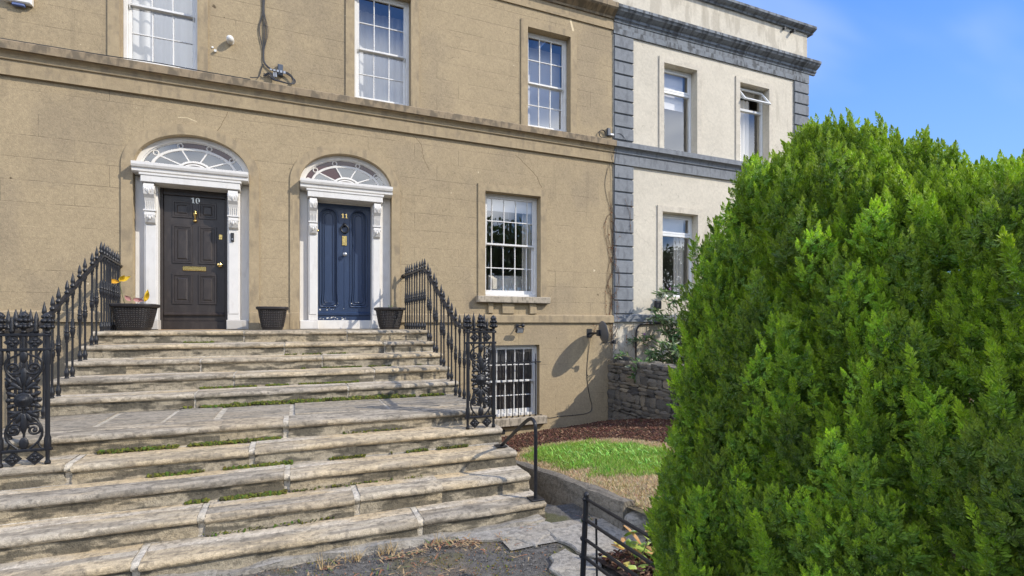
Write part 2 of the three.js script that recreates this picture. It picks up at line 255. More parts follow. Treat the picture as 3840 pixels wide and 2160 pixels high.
// ================================================================ windows
function sashWindow(house, x0, x1, y0, y1, ym, cols, rows, seed, opt = {}) {
  const r = rng(seed), fw = opt.fw ?? 0.055, zf = opt.z ?? -0.15, W = M.whiteWin;
  const fr = merge([cbox(x0, x0 + fw, y0, y1, zf - 0.1, zf), cbox(x1 - fw, x1, y0, y1, zf - 0.1, zf), cbox(x0 + fw, x1 - fw, y1 - 0.05, y1, zf - 0.1, zf - 0.002), cbox(x0 + fw, x1 - fw, y0, y0 + 0.055, zf - 0.12, zf + 0.012)]);
  const w = part('window', fr, W, house);
  const sx0 = x0 + fw, sx1 = x1 - fw, sash = (a, b, z, bot, top) => {
    const st = 0.042;
    part('sash', merge([cbox(sx0, sx0 + st, a, b, z - 0.035, z, 0.004), cbox(sx1 - st, sx1, a, b, z - 0.035, z, 0.004), cbox(sx0 + st, sx1 - st, a, a + bot, z - 0.035, z + (bot < 0.05 ? 0.006 : 0), 0.004), cbox(sx0 + st, sx1 - st, b - top, b, z - 0.035, z, 0.004)]), W, w);
    const gx0 = sx0 + st, gx1 = sx1 - st, gy0 = a + bot, gy1 = b - top, tot = cols.reduce((p, c) => p + c, 0), bar = 0.019;
    const free = gx1 - gx0 - bar * (cols.length - 1), xs = []; let x = gx0;
    cols.forEach((c, i) => { const e = x + free * c / tot; xs.push([x, e]); if (i < cols.length - 1) part('glazing_bar', cbox(e, e + bar, gy0, gy1, z - 0.03, z - 0.004, 0.004), W, w); x = e + bar; });
    const ch = (gy1 - gy0 - bar * (rows - 1)) / rows;
    for (let k = 0; k < rows; k++) {
      const ya = gy0 + k * (ch + bar); if (k) part('glazing_bar', cbox(gx0, gx1, ya - bar, ya, z - 0.031, z - 0.0065, 0.004), W, w);
      for (const [p, q] of xs) { const g = new THREE.PlaneGeometry(q - p + 0.006, ch + 0.006).rotateX((r() - 0.5) * 0.008).rotateY((r() - 0.5) * 0.008).translate((p + q) / 2, ya + ch / 2, z - 0.02); part('pane', g, M.glass, w); }
    }
    for (const s of [sx0 + 0.012, sx1 - 0.03]) if (bot < 0.05) part('sash_horn', prof([[z - 0.03, a], [z - 0.004, a], [z - 0.008, a - 0.025], [z - 0.02, a - 0.045], [z - 0.03, a - 0.05]], s, s + 0.018), W, w);
  };
  sash(ym - 0.018, y1 - 0.05, zf - 0.012, 0.036, 0.042); sash(y0 + 0.055, ym + 0.016, zf - 0.056, 0.075, 0.034);
  return w;
}
function fabric(x0, x1, y0, y1, z, amp, waves, seed) { // hanging cloth with folds
  const n = Math.max(6, waves * 8), g = new THREE.PlaneGeometry(x1 - x0, y1 - y0, n, 6), p = g.attributes.position;
  for (let i = 0; i < p.count; i++) p.setZ(i, amp * Math.sin((p.getX(i) / (x1 - x0) + 0.5) * waves * 6.283 + 0.8 * Math.sin(seed + p.getX(i) * 9)) * (1 + 0.3 * vnoise(p.getX(i) * 9 + seed, p.getY(i) * 3)));
  g.computeVertexNormals(); return g.translate((x0 + x1) / 2, (y0 + y1) / 2, z);
}
const rect = (x0, x1, y0, y1) => { const p = new THREE.Path(); p.moveTo(x0, y0); p.lineTo(x1, y0); p.lineTo(x1, y1); p.lineTo(x0, y1); p.closePath(); return p; };
const ARCH_Y = 4.06, ARCH_B = 0.55;
const archPath = (C, x0, x1, y0, b) => { const p = new C(); p.moveTo(x0, y0); p.lineTo(x1, y0); p.lineTo(x1, ARCH_Y); p.absellipse((x0 + x1) / 2, ARCH_Y, (x1 - x0) / 2, b, 0, Math.PI, false, 0); p.lineTo(x0, y0); return p; };

// ================================================================ tan terrace house
const D10 = { x0: -2.19, x1: -0.642 }, D11 = { x0: 0.105, x1: 1.62 };
const tan = thing('terrace_house', 'tan rendered terrace house with two arched front doors and white sash windows', 'house');
{
  const s = new THREE.Shape(); s.moveTo(-12, -0.9); s.lineTo(6.28, -0.9); s.lineTo(6.28, 9.3); s.lineTo(-12, 9.3); s.closePath();
  const WIN = [[-2.35, -1.36, 5.605, 7.57], [0.985, 1.965, 5.605, 7.57], [4.28, 5.245, 5.605, 7.57], [3.387, 4.562, 2.225, 4.237], [3.4, 4.545, -0.13, 1.277]];
  for (const w of WIN) s.holes.push(rect(...w));
  for (const d of [D10, D11]) s.holes.push(archPath(THREE.Path, d.x0, d.x1, 1.6, ARCH_B));
  part('wall', ext(s, -0.34, 0, 0, 28), M.tan, tan);
  // raised plaster surrounds
  for (const [x0, x1, y0, y1] of WIN.slice(0, 4)) {
    const a = 0.145, q = new THREE.Shape(); q.moveTo(x0 - a, y0 - 0.02); q.lineTo(x0, y0 - 0.02); q.lineTo(x0, y1); q.lineTo(x1, y1); q.lineTo(x1, y0 - 0.02); q.lineTo(x1 + a, y0 - 0.02); q.lineTo(x1 + a, y1 + 0.135); q.lineTo(x0 - a, y1 + 0.135); q.closePath();
    part('window_surround', ext(q, 0.0005, 0.024), M.tanTrim, tan);
  }
  for (const d of [D10, D11]) {
    const a = 0.145;
    const o = new THREE.Shape(); o.moveTo(d.x0 - a, 1.88); o.lineTo(d.x0, 1.88); o.lineTo(d.x0, ARCH_Y); o.absellipse((d.x0 + d.x1) / 2, ARCH_Y, (d.x1 - d.x0) / 2, ARCH_B, Math.PI, 0, true, 0); o.lineTo(d.x1, 1.88); o.lineTo(d.x1 + a, 1.88); o.lineTo(d.x1 + a, ARCH_Y); o.absellipse((d.x0 + d.x1) / 2, ARCH_Y, (d.x1 - d.x0) / 2 + a, ARCH_B + 0.16, 0, Math.PI, false, 0); o.closePath();
    part('door_surround', ext(o, 0.0005, 0.022, 0, 40), M.tanTrim, tan);
  }
  part('string_course', prof([[0, 5.12], [0.05, 5.12], [0.053, 5.322], [0.075, 5.328], [0.08, 5.34], [0.066, 5.35], [0.06, 5.37], [0.066, 5.40], [0.09, 5.425], [0.11, 5.437], [0, 5.437]], -12, 6.28), M.tanTrim, tan);
  part('string_course_capping', prof([[0, 5.438], [0.15, 5.438], [0.15, 5.548], [0.138, 5.562], [0, 5.60]], -12, 6.281), M.tanDirty, tan);
  for (const [a, b, lo] of [[-12, -2.342, 1.72], [-0.49, -0.045, 1.6], [1.772, 6.28, 1.72]]) part('plinth_course', prof([[0, lo], [0.05, lo], [0.05, 1.855], [0.042, 1.868], [0, 1.88]], a, b), M.tanTrim, tan);
  for (const [a, b] of [[-2.342, -2.19], [-0.642, -0.49], [-0.045, 0.105], [1.62, 1.772]]) part('door_surround_block', cbox(a + 0.001, b - 0.001, 1.6, 1.879, 0.0005, 0.058), M.tanTrim, tan);
  part('frieze_band', box(-12, 6.28, 7.95, 8.16, 0.0005, 0.03), M.tanTrim, tan);
  part('cornice', prof([[0, 8.16], [0.06, 8.16], [0.07, 8.20], [0.13, 8.24], [0.20, 8.28], [0.23, 8.31], [0.23, 8.41], [0, 8.46]], -12, 6.279), M.tanDirty, tan);
  // ground floor window sill with its brackets, basement sill
  part('window_sill', jag(cbox(3.2, 4.735, 2.1, 2.222, -0.16, 0.125, 0.01), 0.006, 3, 5), M.sill, tan);
  for (const [x, w] of [[3.44, 0.1], [3.72, 0.26], [4.3, 0.16]]) part('sill_bracket', jag(cbox(x, x + w, 1.885, 2.099, 0.0005, 0.055, 0.012), 0.014, x, 7), M.tanTrim, tan);
  part('window_sill', jag(cbox(3.28, 4.67, -0.29, -0.133, -0.16, 0.12, 0.012), 0.008, 9, 5), M.sill, tan);
  part('air_vent', merge([cbox(3.56, 3.8, -0.45, -0.36, 0.0005, 0.012, 0.003), ...[0, 1, 2, 3, 4].map(k => box(3.585 + k * 0.04, 3.605 + k * 0.04, -0.435, -0.375, 0.0125, 0.016))]), M.black, tan);
  part('wall_footing', jag(cbox(2.3, 6.2, -0.9, -0.47, 0.0005, 0.07, 0.015), 0.02, 13, 4), M.sill, tan);
  // windows
  const T = [1, 1, 1];
  const w1 = sashWindow(tan, -2.35, -1.36, 5.605, 7.57, 6.54, T, 2, 11), w2 = sashWindow(tan, 0.985, 1.965, 5.605, 7.57, 6.56, T, 2, 12);
  part('added_net_curtain', fabric(-2.5, -1.2, 5.66, 7.5, -0.62, 0.012, 9, 7), M.addedNet, w1); part('added_net_curtain', fabric(0.8, 2.15, 5.66, 7.5, -0.62, 0.012, 9, 9), M.addedNet, w2);  // pale cloth added to brighten these panes, which mostly mirror sky
  const w3 = sashWindow(tan, 4.28, 5.245, 5.605, 7.57, 6.56, T, 2, 13);
  const gw = sashWindow(tan, 3.387, 4.562, 2.225, 4.237, 3.255, [0.42, 1, 1, 1, 0.42], 2, 14);
  const bw = sashWindow(tan, 3.4, 4.545, -0.13, 1.277, 0.56, [1, 1, 1, 1, 1], 2, 15, { z: -0.12 });
  part('roller_blind', fabric(4.2, 5.3, 5.66, 7.5, -0.55, 0.002, 1, 2), M.blind, w3);
  part('roller_blind', fabric(3.44, 4.51, 3.93, 4.2, -0.275, 0.002, 1, 3), M.blind, gw);
  part('blind_cord', merge([rod([3.99, 3.93, -0.28], [3.99, 3.6, -0.28], 0.002, 5), lathe([[0, 3.56], [0.009, 3.565], [0.007, 3.59], [0.003, 3.61]], 8).translate(3.99, 0, -0.28)]), M.blind, gw);
  part('curtain', fabric(4.32, 4.55, 2.3, 4.2, -0.36, 0.025, 3, 4), M.curtain, gw);
  part('curtain', fabric(3.43, 4.0, -0.05, 1.22, -0.3, 0.02, 8, 5), M.darkCloth, bw); part('curtain', fabric(4.02, 4.52, -0.05, 1.22, -0.31, 0.02, 7, 6), M.darkCloth, bw);
  // closed rooms behind the openings
  const y0 = -0.85, y1 = 9.2, zb = -4.2, R = [box(-5, 6.28, y0, y1, zb - 0.15, zb), box(-5.15, -5, y0, y1, zb, -0.34), box(6.2, 6.279, y0, y1, zb, -0.345)];
  for (const x of [-0.3, 2.2]) R.push(box(x - 0.06, x + 0.06, y0 + 0.01, y1 - 0.01, zb + 0.001, -0.345));
  part('room_walls', merge(R), M.room, tan);
  for (const y of [-0.7, 1.52, 5.2]) part('room_floor', box(-4.99, 6.19, y - 0.12, y, zb + 0.002, -0.346), M.floorWood, tan);
  part('roof', box(-12, 6.279, 9.301, 9.45, zb - 0.15, -0.02), M.slate, tan);
}
function corbel(cx, w, y, house) { // S-shaped console with a leaf on its upper scroll
  const P = [[-0.03, 0], [0.10, 0], [0.126, -0.04], [0.132, -0.1], [0.115, -0.165], [0.075, -0.215], [0.045, -0.29], [0.034, -0.37], [0.036, -0.40], [0.06, -0.42], [0.064, -0.46], [0.05, -0.515], [0.02, -0.57], [-0.03, -0.60]].map(q => [q[0], q[1] + y]);
  const L = [prof(P, cx - w / 2, cx + w / 2)];
  for (let k = -2; k <= 2; k++) { const s = new THREE.SphereGeometry(0.019, 7, 5).scale(1, 2.4 - Math.abs(k) * 0.3, 0.75); L.push(s.rotateX(0.25).translate(cx + k * w * 0.2, y - 0.125 - Math.abs(k) * -0.016, 0.122)); L.push(new THREE.CylinderGeometry(0.007, 0.006, 0.16, 6).rotateX(0.12).translate(cx + k * w * 0.2, y - 0.3, 0.048)); }
  for (const s of [-1, 1]) L.push(new THREE.CylinderGeometry(0.052, 0.052, 0.012, 14).rotateZ(Math.PI / 2).translate(cx + s * (w / 2 + 0.003), y - 0.085, 0.068), new THREE.CylinderGeometry(0.026, 0.026, 0.012, 12).rotateZ(Math.PI / 2).translate(cx + s * (w / 2 + 0.003), y - 0.455, 0.03));
  for (let k = -1; k <= 1; k++) L.push(new THREE.SphereGeometry(0.022, 7, 5).scale(0.9, 1.6, 0.7).translate(cx + k * 0.03, y - 0.5 + Math.abs(k) * 0.02, 0.05));
  L.push(new THREE.BoxGeometry(w + 0.03, 0.022, 0.085).translate(cx, y - 0.395, 0.03));
  part('corbel', merge(L.map(g => g.attributes.uv ? worldUV(g) : g)), M.white, house);
}
function fanlight(d, house, reds) {
  const cx = (d.x0 + d.x1) / 2, A = (d.x1 - d.x0) / 2 - 0.006, z = -0.13, cy = ARCH_Y + 0.02;
  const band = (a1, b1, a0, b0, z0, z1, e = 0.03) => { const s = new THREE.Shape(); s.absellipse(cx, cy, a1, b1, e, Math.PI - e, false, 0); s.absellipse(cx, cy, a0, b0, Math.PI - e, e, true, 0); s.closePath(); return ext(s, z0, z1, 0.004, 40); };
  const ip = (a, b, th) => [cx + a * Math.cos(th), cy + b * Math.sin(th)];
  const k = A / 0.76;
  const f = part('fanlight', merge([band(A, 0.522, A - 0.06, 0.465, z - 0.06, z + 0.03), band(A - 0.06, 0.465, A - 0.075, 0.45, z - 0.04, z), cbox(cx - A, cx + A, cy - 0.08, cy + 0.015, z - 0.06, z + 0.012)]), M.white, house);
  part('inner_arc_bar', band(0.585 * k, 0.365, 0.555 * k, 0.335, z - 0.03, z - 0.004), M.white, f);
  part('hub_arc_bar', band(0.235 * k, 0.165, 0.21 * k, 0.14, z - 0.03, z - 0.002), M.white, f);
  part('hub_arc_bar', band(0.185 * k, 0.12, 0.165 * k, 0.102, z - 0.03, z - 0.003), M.white, f);
  const TH = [0, 36, 72, 108, 144, 180].map(v => v * Math.PI / 180);
  for (let i = 1; i < 5; i++) {
    const [ax, ay] = ip(0.23 * k, 0.16, TH[i]), [bx, by] = ip(0.565 * k, 0.345, TH[i]); const L = Math.hypot(bx - ax, by - ay);
    part('glazing_bar', worldUV(new THREE.BoxGeometry(L, 0.02, 0.022).rotateZ(Math.atan2(by - ay, bx - ax)).translate((ax + bx) / 2, (ay + by) / 2, z - 0.017)), M.white, f);
  }
  for (const t of [8, 36, 72, 108, 144, 172]) { const [x, y] = ip(0.632 * k, 0.408, t * Math.PI / 180); part('ring', worldUV(new THREE.TorusGeometry(0.036, 0.0095, 6, 20).translate(x, y, z - 0.014)), M.white, f); }
  const cell = (a1, b1, a0, b0, t0, t1, mat) => { const s = new THREE.Shape(); const N = 10; for (let i = 0; i <= N; i++) { const q = ip(a1, b1, mix(t0, t1, i / N)); i ? s.lineTo(...q) : s.moveTo(...q); } for (let i = N; i >= 0; i--) s.lineTo(...ip(a0, b0, mix(t0, t1, i / N))); s.closePath(); part('pane', new THREE.ShapeGeometry(s).translate(0, 0, z - 0.02), mat, f); };
  for (let i = 0; i < 5; i++) { cell(0.57 * k, 0.35, 0.22 * k, 0.15, TH[i] + 0.004, TH[i + 1] - 0.004, reds.w.includes(i) ? M.glassRed : M.glass); cell(A - 0.062, 0.463, 0.572 * k, 0.352, TH[i] + 0.004, TH[i + 1] - 0.004, reds.o.includes(i) ? M.glassRed : M.glass); }
  cell(0.17 * k, 0.106, 0.001, 0.001, 0.02, Math.PI - 0.02, M.glassRed);
}
function doorcase(d, p, house, base) { // p: pilaster edges [a, b, c, e]
  const e = 0.115;
  for (const [a, b] of [[d.x0 + 0.001, p[0]], [p[3], d.x1 - 0.001]]) part('jamb_board', cbox(a, b, 1.602, 3.93, -0.24, -0.1, 0.006), M.white, house);
  for (const [a, b] of [[p[0], p[1]], [p[2], p[3]]]) {
    part('pilaster', merge([cbox(a + 0.001, b - 0.001, 1.75, 3.80, -0.24, -0.03, 0.006), cbox(a + 0.02, b - 0.02, 1.85, 3.18, -0.029, -0.02, 0.004)]), M.white, house);
    corbel((a + b) / 2, (b - a) * 0.74, 3.79, house);
  }
  const L = [[d.x0 + 0.002, p[1] + 0.012], [p[2] - 0.012, d.x1 - 0.002]];
  L.forEach(([a, b], i) => part('pilaster_base', jag(cbox(a, b, 1.602, 1.749, -0.2, 0.014, 0.01), 0.004, i + d.x0, 9), base, house));
  part('entablature', merge([cbox(p[0] - 0.012, p[3] + 0.012, 3.802, 3.935, -0.24, 0.13, 0.006), prof([[-0.24, 3.936], [0.10, 3.936], [0.135, 3.955], [0.135, 4.0], [0.16, 4.012], [0.172, 4.045], [0.172, 4.085], [-0.1, 4.10], [-0.24, 4.10]], d.x0 + 0.012, d.x1 - 0.006), cbox(p[0] - 0.03, p[3] + 0.03, 3.9, 3.934, -0.2, 0.142, 0.005)]), M.white, house);
}
// raised and fielded panel: sunk moulding frame round a raised field
function panel(door, x0, x1, y0, y1, z, mat) {
  const ring = (a, z0, z1, w) => { const s = new THREE.Shape(); s.moveTo(x0 + a, y0 + a); s.lineTo(x1 - a, y0 + a); s.lineTo(x1 - a, y1 - a); s.lineTo(x0 + a, y1 - a); s.closePath(); s.holes.push(rect(x0 + a + w, x1 - a - w, y0 + a + w, y1 - a - w)); return ext(s, z0, z1, 0.004); };
  const W = Math.min(x1 - x0, y1 - y0), q = W * 0.30;
  const s = new THREE.Shape(); s.moveTo(x0 + q, y0 + q); s.lineTo(x1 - q, y0 + q); s.lineTo(x1 - q, y1 - q); s.lineTo(x0 + q, y1 - q); s.closePath();
  part('panel', merge([ring(0, z, z + 0.014, 0.022), ring(0.03, z - 0.004, z + 0.006, 0.014), worldUV(new THREE.ExtrudeGeometry(s, { depth: 0.002, bevelEnabled: true, bevelSize: 0.018, bevelThickness: 0.012, bevelSegments: 1 }).translate(0, 0, z - 0.003))]), mat, door);
}
const font = await new FontLoader().loadAsync('fonts/droid/droid_serif_bold.typeface.json');
function digits(t, x, y, z, h, mat, door) { const g = new TextGeometry(t, { font, size: h, depth: 0.006, curveSegments: 4 }); g.computeBoundingBox(); g.translate(x - (g.boundingBox.max.x + g.boundingBox.min.x) / 2, y - h / 2, z); part('house_number', g, mat, door); }
{ // No. 10: dark brown six-panel door
  doorcase(D10, [-2.06, -1.885, -0.955, -0.775], tan, M.chipped);
  fanlight(D10, tan, { w: [], o: [1, 2] });
  const z = -0.2, B = M.brownDoor;
  part('door_frame', merge([cbox(-1.885, -1.845, 1.602, 3.8, z - 0.06, z + 0.03), cbox(-1.002, -0.956, 1.602, 3.8, z - 0.06, z + 0.03), cbox(-1.845, -1.002, 3.70, 3.8, z - 0.06, z + 0.029), cbox(-1.845, -1.002, 1.602, 1.735, z - 0.06, z + 0.025)]), B, tan);
  const d = part('door', cbox(-1.842, -1.005, 1.738, 3.698, z - 0.05, z, 0.004), B, tan); d.userData.label = 'dark brown six-panelled door with brass fittings and number 10';
  for (const [a, b] of [[-1.727, -1.464], [-1.372, -1.128]]) { panel(d, a, b, 3.364, 3.62, z, B); panel(d, a, b, 2.646, 3.238, z, B); panel(d, a, b, 2.005, 2.476, z, B); }
  part('weather_bar', prof([[z, 1.83], [z + 0.035, 1.825], [z + 0.04, 1.84], [z, 1.875]], -1.83, -1.02), B, d);
  digits('10', -1.418, 3.645, z + 0.001, 0.085, flat(0.66, 0.66, 0.6, 0.35, { metalness: 0.5 }), d);
  part('letter_plate', merge([cbox(-1.59, -1.27, 2.53, 2.6, z, z + 0.014, 0.004), cbox(-1.57, -1.29, 2.545, 2.585, z + 0.014, z + 0.02, 0.003)]), M.brass, d);
  part('door_knob', lathe([[0.03, 0], [0.03, 0.006], [0.012, 0.012], [0.012, 0.03], [0.03, 0.045], [0.038, 0.065], [0.03, 0.083], [0, 0.09]], 16).rotateX(Math.PI / 2).translate(-1.075, 2.634, z), M.brass, d);
  part('lock_plate', merge([cbox(-1.092, -1.042, 3.05, 3.13, z, z + 0.01, 0.003), new THREE.CylinderGeometry(0.014, 0.014, 0.02, 12).rotateX(Math.PI / 2).translate(-1.067, 3.095, z + 0.015)]), M.brass, d);
  part('door_knocker', merge([lathe([[0, 3.495], [0.009, 3.49], [0.012, 3.475], [0.008, 3.46], [0.026, 3.452], [0.03, 3.43], [0.02, 3.40], [0.013, 3.37], [0.011, 3.35], [0, 3.35]], 12).translate(-1.418, 0, z + 0.02), lathe([[0, 3.345], [0.02, 3.338], [0.03, 3.32], [0.02, 3.30], [0, 3.296]], 12).translate(-1.418, 0, z + 0.024)]), M.brass, d);
  part('doorbell', cbox(-0.905, -0.86, 3.0, 3.14, -0.0195, 0.004, 0.004), M.black, tan); part('doorbell_button', new THREE.CylinderGeometry(0.011, 0.011, 0.006, 14).rotateX(Math.PI / 2).translate(-0.882, 3.04, 0.006), M.steel, tan);
  part('threshold', cbox(-1.88, -0.96, 1.588, 1.606, -0.13, -0.02, 0.004), flat(0.33, 0.2, 0.1, 0.6), tan);
}
{ // No. 11: blue door with two round-headed panels
  doorcase(D11, [0.24, 0.392, 1.284, 1.436], tan, M.white);
  fanlight(D11, tan, { w: [3], o: [1, 2, 3, 4] });
  const z = -0.2, B = M.blueDoor;
  part('door_frame', merge([cbox(0.393, 1.283, 3.782, 3.8, z - 0.06, z + 0.02, 0.004), cbox(0.393, 1.283, 1.602, 1.755, z - 0.06, z + 0.03)]), M.white, tan);
  const arched = (a, b) => { const p = new THREE.Path(), rr = (b - a) / 2; p.moveTo(a, 1.99); p.lineTo(b, 1.99); p.lineTo(b, 3.70 - rr); p.absarc((a + b) / 2, 3.70 - rr, rr, 0, Math.PI, false); p.lineTo(a, 1.99); return p; };
  const lf = new THREE.Shape(); lf.moveTo(0.394, 1.757); lf.lineTo(1.282, 1.757); lf.lineTo(1.282, 3.78); lf.lineTo(0.394, 3.78); lf.closePath(); lf.holes.push(arched(0.44, 0.725), arched(0.94, 1.215));
  const d = part('door', merge([ext(lf, z - 0.028, z, 0, 16), box(0.396, 1.28, 1.759, 3.778, z - 0.06, z - 0.0285)]), B, tan); d.userData.label = 'weathered blue door with two tall arched panels and number 11';
  for (const [a, b] of [[0.44, 0.725], [0.94, 1.215]]) {
    const L = [];
    for (const [o, r, dz] of [[0.002, 0.016, 0], [0.04, 0.010, -0.027], [0.075, 0.011, -0.027]]) { const x0 = a + o, x1 = b - o, y0 = 1.99 + o, rr = (x1 - x0) / 2, yc = 3.70 - (b - a) / 2, pts = []; for (let i = 0; i <= 6; i++) pts.push(V(x0, mix(y0, yc, i / 6), z + 0.003 + dz)); for (let i = 1; i <= 14; i++) pts.push(V((x0 + x1) / 2 - rr * Math.cos(Math.PI * i / 14), yc + rr * Math.sin(Math.PI * i / 14), z + 0.003 + dz)); for (let i = 1; i <= 6; i++) pts.push(V(x1, mix(yc, y0, i / 6), z + 0.003 + dz)); for (let i = 1; i < 4; i++) pts.push(V(mix(x1, x0, i / 4), y0, z + 0.003 + dz)); L.push(tube(pts, r, 60, 6, true)); }
    part('arched_panel', merge(L), B, d);
  }
  part('centre_moulding', cbox(0.829, 0.837, 1.95, 3.77, z, z + 0.006, 0.002), B, d);
  part('kick_moulding', prof([[z, 1.84], [z + 0.022, 1.845], [z + 0.024, 1.88], [z, 1.90]], 0.4, 1.275), B, d);
  { // flaked paint: bare patches along the bottom rail and panel foot
    const r = rng(77), L = []; for (let i = 0; i < 34; i++) { const x = r() < 0.55 ? 0.42 + r() * 0.32 : 0.42 + r() * 0.83, lo = r() < 0.5, y = lo ? 1.765 + r() * 0.05 : 1.93 + r() * r() * 0.25, s = 0.003 + r() * r() * 0.011; const g = new THREE.CircleGeometry(s, 6).scale(1 + r() * (lo ? 2 : 0.5), 0.6 + r() * 0.9, 1).rotateZ(r()); L.push(g.translate(x, y, z + (y > 1.839 && y < 1.91 ? 0.026 : y > 1.975 ? 0.02 : 0.0015))); }
    part('flaked_paint', merge(L), flat(0.62, 0.6, 0.55, 0.8), d);
  }
  digits('11', 0.838, 3.585, z + 0.007, 0.075, M.brass, d);
  part('door_knocker', merge([new THREE.TorusGeometry(0.062, 0.015, 8, 24).translate(0.838, 3.35, z + 0.03), lathe([[0, 0], [0.035, 0], [0.035, 0.01], [0.02, 0.03], [0, 0.04]], 12).rotateX(Math.PI / 2).translate(0.838, 3.425, z), new THREE.SphereGeometry(0.022, 8, 6).translate(0.838, 3.42, z + 0.04)]), M.iron, d);
  part('letter_plate', merge([cbox(0.798, 0.878, 3.065, 3.235, z + 0.0065, z + 0.016, 0.004), cbox(0.82, 0.856, 3.09, 3.21, z + 0.016, z + 0.022, 0.002)]), M.brass, d);
  part('door_knob', lathe([[0.03, 0], [0.03, 0.006], [0.013, 0.012], [0.013, 0.035], [0.034, 0.048], [0.04, 0.066], [0.03, 0.086], [0, 0.092]], 16).rotateX(Math.PI / 2).translate(0.838, 2.905, z), M.steel, d);
  part('bell_push', new THREE.SphereGeometry(0.016, 10, 8).translate(0.395, 3.27, -0.03), M.brass, tan);
}
const armchair = thing('armchair', 'cream armchair back seen through the ground floor sash window', 'armchair', [4.12, 1.52, -0.72]);
part('backrest', jag(cbox(-0.42, 0.42, 0.3, 1.17, -0.13, 0.13, 0.07), 0.02, 5, 4), M.chair, armchair); part('seat', jag(cbox(-0.42, 0.42, 0.001, 0.42, -0.75, -0.131, 0.05), 0.015, 6, 4), M.chair, armchair);

